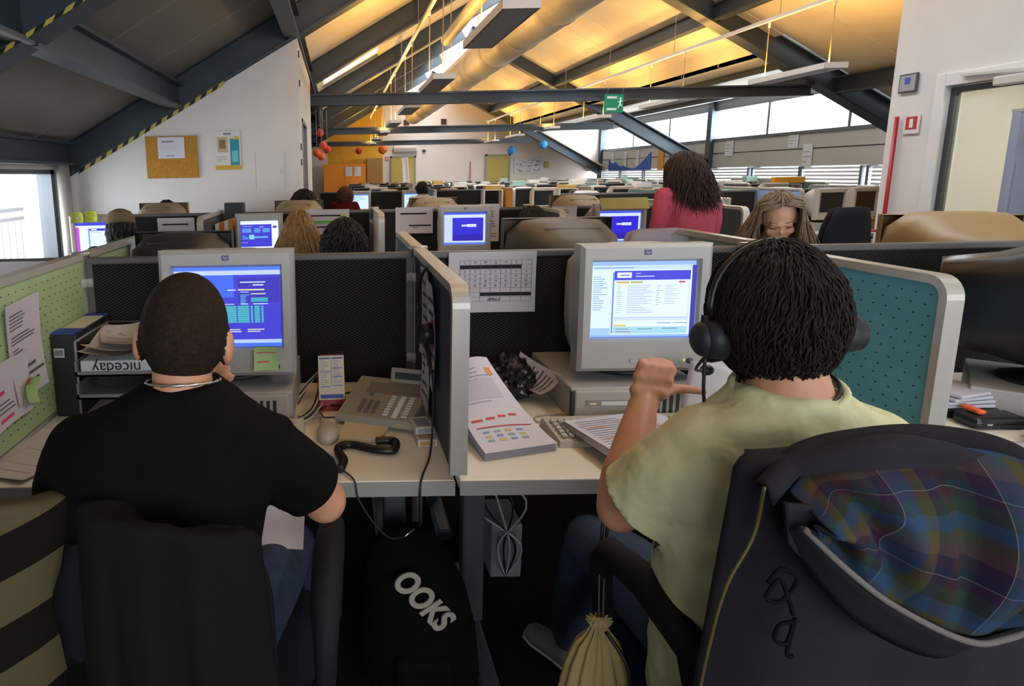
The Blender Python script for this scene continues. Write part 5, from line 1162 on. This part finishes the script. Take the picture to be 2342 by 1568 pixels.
# ---------------- people further back
def seated(label, X, Y, yaw, top, shirt, hairm, style, skin=SKIN2, chair=None, vox=.012, pitch=-.15, collar=None, stand=False, extra=None, hroll=0, hyaw=0, keep=False, slump=0):
    t = thing('person', label, 'person', (X, Y, 0), (0, 0, yaw))
    dz = top-1.30; hz = .46
    s0 = 0
    if stand: hz = .86+dz*.4
    b = MB()
    sz = 1.04+dz-slump if not stand else top-.26
    trunk(b, ((0, 0, hz+.02, .165, .11), (0, 0, hz+.14, .15, .105), (0, .01, (hz+sz)/2+.05, .155, .11), (0, .03, sz-.08, .175, .105), (0, .045, sz, .17, .09), (0, .055, sz+.04, .11, .07), (0, .06, sz+.07, .06, .055)), 20)
    for q in (-1, 1):
        if stand: limb(b, [(q*.17, .04, sz-.01), (q*.205, .03, sz-.16), (q*.21, .05, sz-.28)], [.06, .05, .044]); limb(b, [(q*.21, .05, sz-.28), (q*.2, .12, sz-.42), (q*.17, .2, sz-.5)], [.044, .04, .032])
        else: limb(b, [(q*.165, .04, sz-.02), (q*.21, .08, sz-.15), (q*.22, .13, sz-.24)], [.062, .055, .046]); limb(b, [(q*.22, .13, sz-.24), (q*.2, .28, sz-.27), (q*.16, .38, sz-.27)], [.046, .042, .034])
    put('top', remesh(b, vox, 6), shirt, t)
    b = MB(); hc = V3(0, .09+slump, top-.115) if not stand else V3(0, .075, top-.115); R = RM(hyaw, pitch, hroll)
    head_geo(b, hc, R, .98, (0, .06, sz+.02), .048)
    for q in (-1, 1):
        w_ = (q*.16, .38, sz-.27) if not stand else (q*.17, .2, sz-.5)
        ch = [(0, .05, sz-.02), (q*.15, .04, sz-.03), (q*.205, .03, sz-.17), (q*.21, .05, sz-.28), (q*.2, .12, sz-.42), w_] if stand else [(0, .05, sz-.02), (q*.15, .04, sz-.04), (q*.21, .09, sz-.16), (q*.22, .13, sz-.24), (q*.2, .28, sz-.27), w_]
        limb(b, ch, [.04, .04, .034, .03, .026, .024])
        hand_geo(b, w_, (-q*.2, 1, -.05) if not stand else (-q*.2, .6, -.7), (-q, -.1, .1), (0, 0, 1) if not stand else (q*.6, .5, .5), curl=.5, s=.92)
    bm_ = remesh(b, vox*.6, 4)
    b = MB()
    rn = random.Random(int(X*100)+7)
    if style == 'short': strands(b, hc, R, (.08, .1, .104), 900, .06, rn, spread=.2, th=.003, steps=5, zmin=-.6, hug=True)
    elif style == 'curly': strands(b, hc, R, (.095, .115, .112), 1300, .1, rn, spread=.35, th=.003, steps=6, zmin=-.7, curl=.6, wave=.002, thick=1.5)
    elif style == 'long': strands(b, hc, R, (.083, .103, .106), 1300, .34, rn, spread=.2, th=.0034, steps=11, zmin=-.4, drift=(0, -.12, 0), keep=keep, face_cut=.15 if keep else .35)
    elif style == 'wavy': strands(b, hc, R, (.088, .108, .108), 1900, .25, rn, face_cut=.3, spread=.3, th=.0034, steps=12, zmin=-.45, wave=.003, drift=(0, -.12, 0), curl=.2, thick=1.2)
    elif style == 'cap': strands(b, hc, R, (.08, .1, .104), 600, .05, rn, spread=.1, th=.003, steps=5, zmin=-.6)
    hco = Vector(hc); Rv = R.transposed()
    def sc(p):
        q = Rv @ (p-hco)
        if keep and q.y > .0 and q.z < .072: return False
        return q.z > -.07 and q.y < .06+.4*max(0, q.z) and (q.y < .02 or q.z > .02) and p.z > top-.23
    shell(bm_, sc, lambda co: .006, hairm, 'scalp_hair', t); b.build('hair', hairm, t)
    put('body', bm_, skin, t)
    if style == 'cap':
        b = MB(); b.rings([[hco+R @ Vector((.09*r*math.cos(a), .112*r*math.sin(a), z)) for a in [2*PI*k/24 for k in range(24)]] for r, z in ((1.0, .02), (1.02, .035), (.97, .07), (.75, .1), (.4, .116), (.05, .12))]); b.build('cap', mat('tan cap', '#6d6048', .9), t)
        b = MB(); b.rings([[hco+R @ Vector((.085*math.cos(a), .09+.075*max(0, math.sin(a))*r, .02-.01*r)) for a in [PI*k/12 for k in range(13)]] for r in (0, .5, 1)], closed=False, cap=False); b.build('cap_brim', MATS['tan cap'], t, th=.004)
    if collar:
        b = MB(); b.tube([(.06*math.cos(a), .06+.06*math.sin(a), sz+.07+.012*math.sin(a)) for a in [2*PI*k/20 for k in range(21)]], .014, n=8); b.build('collar', collar, t)
    b = MB()
    if stand:
        trunk(b, ((0, 0, hz-.1, .165, .11), (0, 0, hz+.04, .16, .11)), 18)
        for q in (-1, 1): limb(b, [(q*.085, 0, hz-.04), (q*.09, .02, hz*.55), (q*.09, 0, .08)], [.085, .062, .045])
    else:
        trunk(b, ((0, 0, .42, .16, .11), (0, 0, .5, .165, .115)), 18)
        for q in (-1, 1): limb(b, [(q*.085, .02, .5), (q*.1, .22, .52), (q*.11, .42, .5)], [.082, .075, .06]); limb(b, [(q*.11, .42, .5), (q*.11, .45, .28), (q*.11, .42, .08)], [.06, .052, .042])
    put('trousers', remesh(b, .016, 5), JEANS, t)
    for q in (-1, 1):
        if stand: shoe(t, (q*.1, .18, 0), (q*.1, -.06, 0))
        else: shoe(t, (q*.11, .62, 0), (q*.11, .38, 0))
    return t, hc, R
PINK = mat('pink knit', '#bf5468', .9, var=.06, vs=40, bump=.2, bs=250)
BRN = mat('wavy brown hair', '#2e1b14', .5, var=.3, vs=30); BLO = mat('blonde hair', '#8a6a42', .5, var=.45, vs=45); BLO2 = mat('ash blonde hair', '#7d6a55', .45, var=.45, vs=50); BLKH = mat('black hair', '#16110f', .55, var=.2, vs=40); AUB = mat('auburn hair', '#5a3522', .55, var=.2, vs=40)
seated('standing woman in pink sweater with long wavy brown hair', 2.2, 4.15, .25, 1.6, PINK, BRN, 'wavy', stand=True, hyaw=.45, pitch=-.12)
pt, ph, pR = seated('blonde woman facing us looking down behind the man in yellow', 2.2, 3.42, PI-.25, 1.385, mat('dark top', '#26262b', .9), BLO2, 'long', vox=.009, pitch=-.45, hyaw=-.15, hroll=.08, keep=True, slump=.07)
# her eyes, brows and lips
for q in (-1, 1):
    e = MB(); e.ell(ph+pR @ V3(q*.033, .083, -.022), (.016, .009, .008), rot=pR); e.build('eyelid', mat('eyelid', '#a9745e', .5), pt)
    e = MB(); e.tube([ph+pR @ V3(q*(.02+.009*k), .094-.003*k*k*.6, -.029-.001*k) for k in range(4)], .002, n=6); e.build('eyelashes', BLKH, pt)
    e = MB(); e.tube([ph+pR @ V3(q*(.017+.011*k), .096-.0035*k*k*.6, -.0+.003*math.sin(k)) for k in range(4)], .003, n=6); e.build('eyebrow', BLO2, pt)
e = MB(); e.ell(ph+pR @ V3(0, .098, -.086), (.022, .006, .007), rot=pR); e.build('lips', mat('lips', '#a85a55', .4), pt)
seated('woman with long blonde hair seen from behind at the blue terminal', -.24, 3.98, .1, 1.29, mat('dark cardigan', '#1f1d20', .9), BLO, 'long')
seated('person with dark curly hair and orange collar behind the central screen', .035, 3.58, .15, 1.255, mat('black jumper', '#141416', .9), BLKH, 'curly', collar=mat('orange collar', '#c8561e', .8))
seated('man in green hooded top and tan cap before a white page', -1.38, 4.12, .25, 1.31, mat('dark green fleece', '#1e4a37', .95, var=.1, vs=20), BLKH, 'cap', collar=MATS['dark green fleece'], pitch=-.2)
seated('person with black hair bowed before the second row screen', 1.2, 4.02, 0, 1.29, mat('charcoal top', '#222226', .9), BLKH, 'short', pitch=-.3)
seated('person with short dark hair against the white gable wall', -1.57, 6.1, PI, 1.31, MATS['charcoal top'], BLKH, 'short')
seated('person with dark fringe beside the white room corner', -.32, 6.1, PI, 1.37, MATS['black jumper'], BLKH, 'curly')
seated('woman in dark red top with auburn hair in the fourth row', .07, 10.15, -.25, 1.32, mat('dark red wool', '#571414', .9), AUB, 'curly', collar=mat('orange collar', '#c8561e', .8), vox=.014)
seated('man in white shirt with dark hair in the fourth row', 1.3, 10.15, .2, 1.38, mat('white shirt', '#c9c9cc', .9), BLKH, 'short', vox=.014)
for i, (x, y_, rz, lab) in enumerate(((-.24, 3.93, .1, 'office chair under the blonde woman at the terminal'), (-1.38, 4.08, .25, 'office chair of the man with the tan cap'), (1.2, 3.98, 0, 'office chair of the bowed person in second row'), (.035, 3.53, .15, 'office chair of the person with orange collar'), (2.2, 3.47, PI-.25, 'office chair of the blonde woman facing us'), (-1.57, 6.12, PI, 'office chair by the white gable wall'), (-.32, 6.12, PI, 'office chair by the white room corner'), (.07, 10.1, -.25, 'office chair of the woman in dark red'), (1.3, 10.1, .2, 'office chair of the man in white shirt'))):
    office_chair(lab, (x, y_, 0), rz, CHB, .3, arms=False, seat_z=.42)
office_chair('empty black office chair right of the pink sweater', (3.25, 5.75, 0), .5, CHB, .55, seat_z=.48)
office_chair('empty black office chair right of the blonde woman', (4.15, 5.75, 0), .2, CHB, .58, seat_z=.48)
office_chair('lavender grey chair left of the standing woman', (1.74, 4.0, 0), .2, mat('lavender chair fabric', '#a9a3b4', .85), .6, arms=False, seat_z=.47)
# ================================================================== walls and background things
t = thing('cork_board', 'cork notice board on the white gable wall', 'notice board', (-1.62, 6.525, 1.7))
MB().box(-.25, .25, -.02, 0, -.2, .2).build('cork', mat('cork', '#b0803a', .9, var=.2, vs=60), t)
sheet('notice', t, .26, .2, [(.15, .75, .6, .83, '#8a8890'), (.3, .1, .6, .15, '#8a8890')]+lines(5, .1, .9, .25, .65, '#a9a7b4', 3, .15), (.0, -.024, .09), (PI/2, 0, 0), '#cfcdd8', 0)
t = thing('poster', 'small health poster with blue panel right of the cork board', 'poster', (-1.075, 6.522, 1.755))
sheet('print', t, .25, .37, [(.1, .45, .5, .85, '#c4ab86'), (.18, .55, .42, .78, '#8a6f58'), (.6, .12, .95, .8, '#2f8ca0'), (.66, .2, .9, .5, '#6fc0cc'), (0, 0, 1, .12, '#c9a13e'), (.35, .9, .65, .95, '#7a86a8'), (.75, .78, .95, .86, '#d9b23e')]+lines(3, .05, .5, .2, .36, '#9a98a0', 1, .3), (0, -.002, 0), (PI/2, 0, 0), '#d6d2cc', 0)
t = thing('wall_hatch', 'white access hatch in the gable wall', 'hatch', (-.67, 6.53, 1.55)); 
for a in ((-.15, .15, -.19, -.182), (-.15, .15, .182, .19), (-.15, -.142, -.182, .182), (.142, .15, -.182, .182)): MB().box(a[0], a[1], -.006, 0, a[2], a[3]).build('frame', WHITE, t)
MB().box(-.138, .138, -.004, 0, -.178, .178).build('hatch_door', WHITE, t); MB().box(.1, .115, -.01, -.004, -.02, .02).build('latch', ALU, t)
for k, z in enumerate((2.62, 2.35, 1.75, 1.6)): tag(MB().box(-.372+.002, -.358, 6.6, 6.63, z, z+.06).build('wall_switch', DGREY), f'small dark wall fitting on the room corner, {NTH[k]} from the top', 'switch', group='wall fittings')
# right wall
t = thing('wall_sign', 'grey framed sign with blue square on the right wall', 'sign', (5.34, 6.42, 2.24)); MB().box(-.015, 0, -.1, .1, -.085, .085, bev=.004).build('frame', mat('dark frame', '#4b4448', .5), t); MB().box(-.018, -.014, -.085, .085, -.07, .07).build('plate', mat('grey plate', '#9d9aa0', .4), t); MB().box(-.02, -.017, -.03, .03, -.01, .05).build('pictogram', paint('#3a55b0'), t)
t = thing('fire_sign', 'red and white fire extinguisher sign on the right wall', 'sign', (5.34, 6.33, 1.86)); MB().box(-.006, 0, -.085, .085, -.085, .085).build('plate', paint('#d6cfd0'), t); MB().box(-.008, -.005, -.06, .06, -.045, .07).build('red_field', paint('#b03038'), t); MB().box(-.01, -.007, -.02, .02, -.03, .05).build('pictogram', paint('#ddd5d4'), t)
t = thing('red_pipe', 'thin red vertical pipe on the right wall', 'pipe', (5.31, 6.47, 0)); MB().tube([(0, 0, .02), (0, 0, 1.94)], .018, n=10).build('pipe', mat('fire red', '#a0141e', .4), t); MB().tube([(0, 0, .86), (-.08, .05, .86), (-.1, .05, .8)], .014, n=8).build('valve_branch', MATS['fire red'], t)
t = thing('fire_extinguisher', 'red fire extinguisher at the foot of the red pipe', 'extinguisher', (5.2, 6.5, 0)); MB().lathe([(.0, .02), (.075, .02), (.08, .05), (.08, .48), (.05, .56), (.02, .58), (.02, .62), (.0, .62)], n=20).build('cylinder', MATS['fire red'], t); MB().box(-.06, .02, -.012, .012, .62, .65).build('lever', BLACKP, t)
t = thing('panel_door', 'blue-grey panel door standing open at the right edge', 'door', (4.75, 4.75, 0), (0, 0, .42))
BG = mat('blue grey cabinet steel', '#8f96a8', .45, .2)
MB().box(0, .62, .0, .045, .01, 1.84, bev=.004).build('leaf', BG, t); MB().box(0, .62, -.004, .05, 1.84, 1.865, bev=.003).build('top_rail', GREYC, t); MB().box(.04, .58, -.006, .0, .1, 1.5, bev=.002).build('inset_panel', BG, t)
b = MB(); b.tube([(.12, -.03, 1.58), (.3, -.06, 1.66), (.5, -.04, 1.75)], [.015, .03, .03], n=8, flat=.5); b.tube([(.22, -.03, 1.66), (.35, -.05, 1.69)], [.012, .02], n=8); b.build('handle', BLACKP, t)
# bits seen through the glass door
tag(sheet('notice_sheet', None, .3, .22, lines(4, .1, .9, .2, .9, '#8a8a8a', 2), (7.34, 7.0-.9, 1.75), (PI/2, 0, -PI/2), '#cfd6cf', 0), 'white notice inside the glazed room', 'paper')
tag(sheet('notice_sheet', None, .42, .3, lines(4, .1, .9, .2, .9, '#8a8a8a', 3), (7.34, 5.6, 1.45), (PI/2, 0, -PI/2), '#d2dad2', 0), 'larger white notice inside the glazed room', 'paper')
t = thing('ceiling_lamp', 'lamp panel on the ceiling of the glazed room', 'lamp', (6.4, 4.6, 2.72)); MB().box(-.3, .3, -.6, .6, .0, .05, bev=.01).build('housing', FIXW, t); MB().box(-.27, .27, -.57, .57, -.004, 0).build('diffuser', mat('lamp diffuser', '#fff2c8', emit=4), t)
l = bpy.data.lights.new('room_lamp', 'AREA'); l.shape = 'RECTANGLE'; l.size = .5; l.size_y = 1.1; l.energy = 45; l.color = (1, .93, .72); lo = link('room_lamp', l, t, (0, 0, -.02))
struct(MB().box(5.47, 7.4, 2, 6.5, 2.77, 2.85).build('ceiling_room', WHITE))
# exit sign
t = thing('exit_sign', 'green and white emergency exit sign hanging from the tie beam', 'sign', (3.93, 9.7, 2.44), (0, 0, .25))
MB().box(-.15, .15, -.01, .01, -.14, .11).build('panel', mat('exit green', '#1f8a6a', .5), t); MB().box(-.12, .04, -.013, -.009, .05, .08).build('white_bar', paint('#d5e5dd'), t); MB().box(-.12, .04, -.013, -.009, -.11, -.08).build('white_bar', paint('#d5e5dd'), t)
b = MB(); b.ell((.1, -.012, .05), (.018, .004, .018)); b.tube([(.1, -.012, .03), (.09, -.012, -.03), (.06, -.012, -.08)], .01, n=6); b.tube([(.09, -.012, -.02), (.13, -.012, -.07)], .01, n=6); b.tube([(.06, -.012, .0), (.13, -.012, .02)], .008, n=6); b.build('pictogram', paint('#d5e5dd'), t)
for x in (-.12, .12): MB().tube([(x, 0, .11), (x, -.1, .3)], .004).build('hanger_rod', ALU, t)
# paper balls
def pompom(label, loc, r, c, hang=.3):
    t = thing('paper_pompom', label, 'decoration', loc); bm = bmesh.new(); bmesh.ops.create_icosphere(bm, subdivisions=3, radius=r)
    for v in bm.verts: v.co *= 1+.18*noise.noise(v.co*40+Vector(loc))
    MB().bm(bm).build('ball', mat('pompom '+c, c, .8), t); MB().tube([(0, 0, r*.9), (0, 0, hang)], .003, n=5).build('thread', FIXW, t)
for k, (x, y_, z, c) in enumerate(((-.36, 13.3, 2.32, '#d8432a'), (-.3, 13.2, 2.08, '#e0563a'), (-.22, 13.3, 2.0, '#cf3d28'), (-.42, 13.1, 1.93, '#e0602f'), (-.33, 13.15, 1.86, '#e06a35'))):
    pompom(f'orange-red paper pompom in the cluster by the white corner, {NTH[k]} from the top', (x, y_, z), .075, c, hang=2.75-z)
pompom('red paper pompom before the yellow wall', (.75, 24.6, 2.35), .12, '#c8341f', .4); pompom('orange paper pompom at the corner of the yellow wall', (1.62, 24.4, 2.38), .16, '#ee7a2a', .4)
pompom('blue paper pompom left of the yellow door', (6.25, 24.3, 2.25), .14, '#2f8fd8', .5); pompom('blue paper pompom below the dark sloped ceiling', (7.15, 23.5, 2.4), .14, '#3f9fe0', .15)
t = thing('paper_streamer', 'red paper streamer hanging before the yellow wall', 'decoration', (.1, 25.2, 2.05)); MB().tube(spline([(0, 0, .45), (-.05, 0, .2), (.05, 0, -.05), (.1, 0, -.25)]), [.02]*10+[.08]*6+[.03]*3, n=6, flat=.2).build('ribbon', paint('#e0562a'), t)
# far end furniture
t = thing('orange_cabinet', 'orange cabinet with two sheets against the yellow wall', 'cabinet', (.2, 24.6, 0)); MB().box(-.75, .8, 0, .5, .05, 1.88, bev=.01).build('body', mat('orange laminate', '#e08a1c', .5), t); MB().box(-.75, .0, -.02, 0, .08, 1.85).build('door', MATS['orange laminate'], t); MB().box(.02, .8, -.02, 0, .08, 1.85).build('door', MATS['orange laminate'], t)
for x in (.18, .5): sheet('sheet', t, .24, .34, lines(6, .1, .9, .1, .9, '#b0b0b8', 1, .2), (x, -.025, 1.62), (PI/2, 0, 0), '#d8d8dc', 0)
MB().box(-.72, .78, .02, .48, 0, .05).build('plinth', DGREY, t)
t = thing('brown_cupboard', 'tan cupboard beside the orange cabinet', 'cupboard', (1.33, 25.0, 0)); MB().box(-.28, .32, 0, .5, .0, 2.1, bev=.01).build('body', mat('tan laminate', '#a07c45', .6), t); MB().box(-.26, .3, -.015, 0, .06, 2.05).build('door', MATS['tan laminate'], t)
t = thing('air_conditioner', 'white wall air conditioner above the far left door', 'air conditioner', (2.55, 25.59, 2.4)); MB().box(-.45, .45, -.2, 0, -.1, .12, bev=.03).build('housing', paint('#cfc9c2'), t)
for k in range(4): MB().box(-.4, .4, -.21, -.19, -.07+k*.03, -.06+k*.03).build('louvre', paint('#8f8a84'), t)
t = thing('whiteboard', 'sheet of scribbled notes on the far wall', 'whiteboard', (7.2, 25.59, 1.75)); MB().box(-.5, .55, -.02, 0, -.35, .3).build('board', paint('#cac5c6'), t)
b = MB(); rn = random.Random(4)
for k in range(26): x, z = rn.uniform(-.45, .4), rn.uniform(-.3, .2); b.box(x, x+rn.uniform(.04, .16), -.023, -.019, z, z+.022)
b.build('scribbles', paint('#55505c'), t)
tag(MB().box(7.85, 8.02, 25.57, 25.59, 1.62, 1.85).build('wall_card', paint('#b59a48')), 'small yellow card on the far wall', 'card')
tag(MB().box(1.78, 1.92, 25.57, 25.59, 2.0, 2.15).build('wall_sign', paint('#b98078')), 'small red-white sign left of the far door', 'sign')
tag(MB().box(5.02, 5.05, 25.56, 25.59, .9, 1.9).build('red_post', paint('#a86058')), 'thin red stick leaning on the far wall', 'stick')
tag(MB().box(3.2, 3.32, 25.5, 25.59, 2.3, 2.38).build('wall_box', DGREY), 'small dark box on the far wall beside the air conditioner', 'box')
for x in (2.6, 4.0): tag(MB().box(x-.1, x+.1, 25.55, 25.59, 3.3, 3.5).build('gable_vent', mat('dark vent', '#3a2a18', .7)), f'dark square vent high on the far gable, {"left" if x < 3 else "right"} of two', 'vent')
t = thing('cardboard_banner', 'tall white folded banner standing before the far left door', 'banner', (2.3, 21.9, .0), (0, -.07, 0)); b = MB(); b.grid(lambda u, v: (.22*(u-.5), .05*math.sin(u*3)+.03*v, 1.0+1.02*v), 4, 10); b.build('card', paint('#d8d6da'), t, th=.01); MB().box(-.2, .2, -.1, .1, .0, 1.0).build('stand', GREYC, t)
# sheets on the window wall
def wallnote(Y, z, w_, h_, label, c='#d5d5dc'): return tag(sheet('wall_note', None, w_, h_, lines(3, .1, .9, .2, .8, '#9a9aa8', 1, .2), (9.385, Y, z), (PI/2, 0, -PI/2), c, 0), label, 'paper')
wallnote(16.2, 1.95, .34, .36, 'round white note beside the steel post'); wallnote(13.95, 2.02, .3, .3, 'white note under the right clerestory window'); wallnote(13.5, 1.68, .28, .5, 'long white note on the grey window wall')
for k, Y in enumerate((23.0, 22.0, 21.1, 18.3)): wallnote(Y, 1.82, .22, .5, f'white slip above the blue mural, {NTH[k]} from the far end')
def mural(pts, c, label): b = MB(); b.prism(pts, .006, None, 'x', 9.378); return tag(b.build('wall_mural', paint(c)), label, 'mural')
mural([(23.3, 1.46), (20.2, 1.46), (20.2, 2.0), (20.9, 1.65), (21.3, 1.52), (21.8, 1.56), (22.1, 1.62), (22.4, 1.6), (22.7, 1.75), (23.0, 1.7), (23.3, 1.85)][::-1], '#2f55b0', 'blue jagged paper skyline on the window wall')
mural([(19.2, 1.46), (17.6, 1.46), (17.6, 1.55), (18.1, 1.6), (18.4, 1.8), (18.6, 1.62), (18.9, 1.75), (19.2, 1.55)][::-1], '#2f55b0', 'smaller blue jagged paper skyline near the standing woman')
mural([(19.75, 1.46), (19.4, 1.46), (19.4, 2.1), (19.75, 2.1)][::-1], '#d08f3c', 'orange paper strip between the blue skylines')
# clutter of the middle ground
tag(MB().box(5.28, 5.5, 7.95, 8.2, .741, 1.06, bev=.005).build('archive_box', mat('olive yellow box', '#a89a52', .7)), 'olive yellow archive box behind the blonde woman', 'box')
tag(MB().box(5.3, 5.52, 7.98, 8.2, 1.061, 1.13, bev=.004).build('file_box', paint('#2b3f8c')), 'blue file box on the olive archive box', 'box')
tag(MB().box(-.16, .16, -.12, .12, 0, .05).build('red_folder', paint('#a02a34'), None, (4.95, 8.05, .741)), 'red folder beside the olive archive box', 'folder')
tag(MB().box(7.1, 7.6, 10.9, 11.0, 1.225, 1.33, bev=.01).build('orange_card', paint('#e09a2c')), 'orange card strip on top of a far screen', 'card')
for k, (x0, x1) in enumerate(((4.02, 4.5), (4.54, 5.0))): tag(MB().box(x0, x1, 8.9, 8.93, .741, 1.24, bev=.02).build('orange_board', ORANGE), f'orange pin board left of the standing woman, {("left", "right")[k]} one', 'pin board')
t = thing('box_file', 'black slanted box file on top of the second row monitor', 'binder', (-.72, 5.2, .741), (0, 0, 0)); MB().box(-.18, -.03, -.04, .07, .0, .56, bev=.004).build('cover', BLACKP, t)
for k, c in enumerate(('#c9bfae', '#b5651d', '#d3cabc', '#c98a3a')):
    t = thing('ring_binder', f'upright document binder left of the tilted monitor, {NTH[k]} of four', 'binder', (-.905+.034*k, 4.85, .741), group='binders in the second row'); MB().box(-.016, .016, 0, .26, 0, .42+.01*k, bev=.003).build('cover', paint(c), t); MB().box(-.012, .012, -.002, 0, .2, .34).build('label', paint('#d8d4cc'), t)
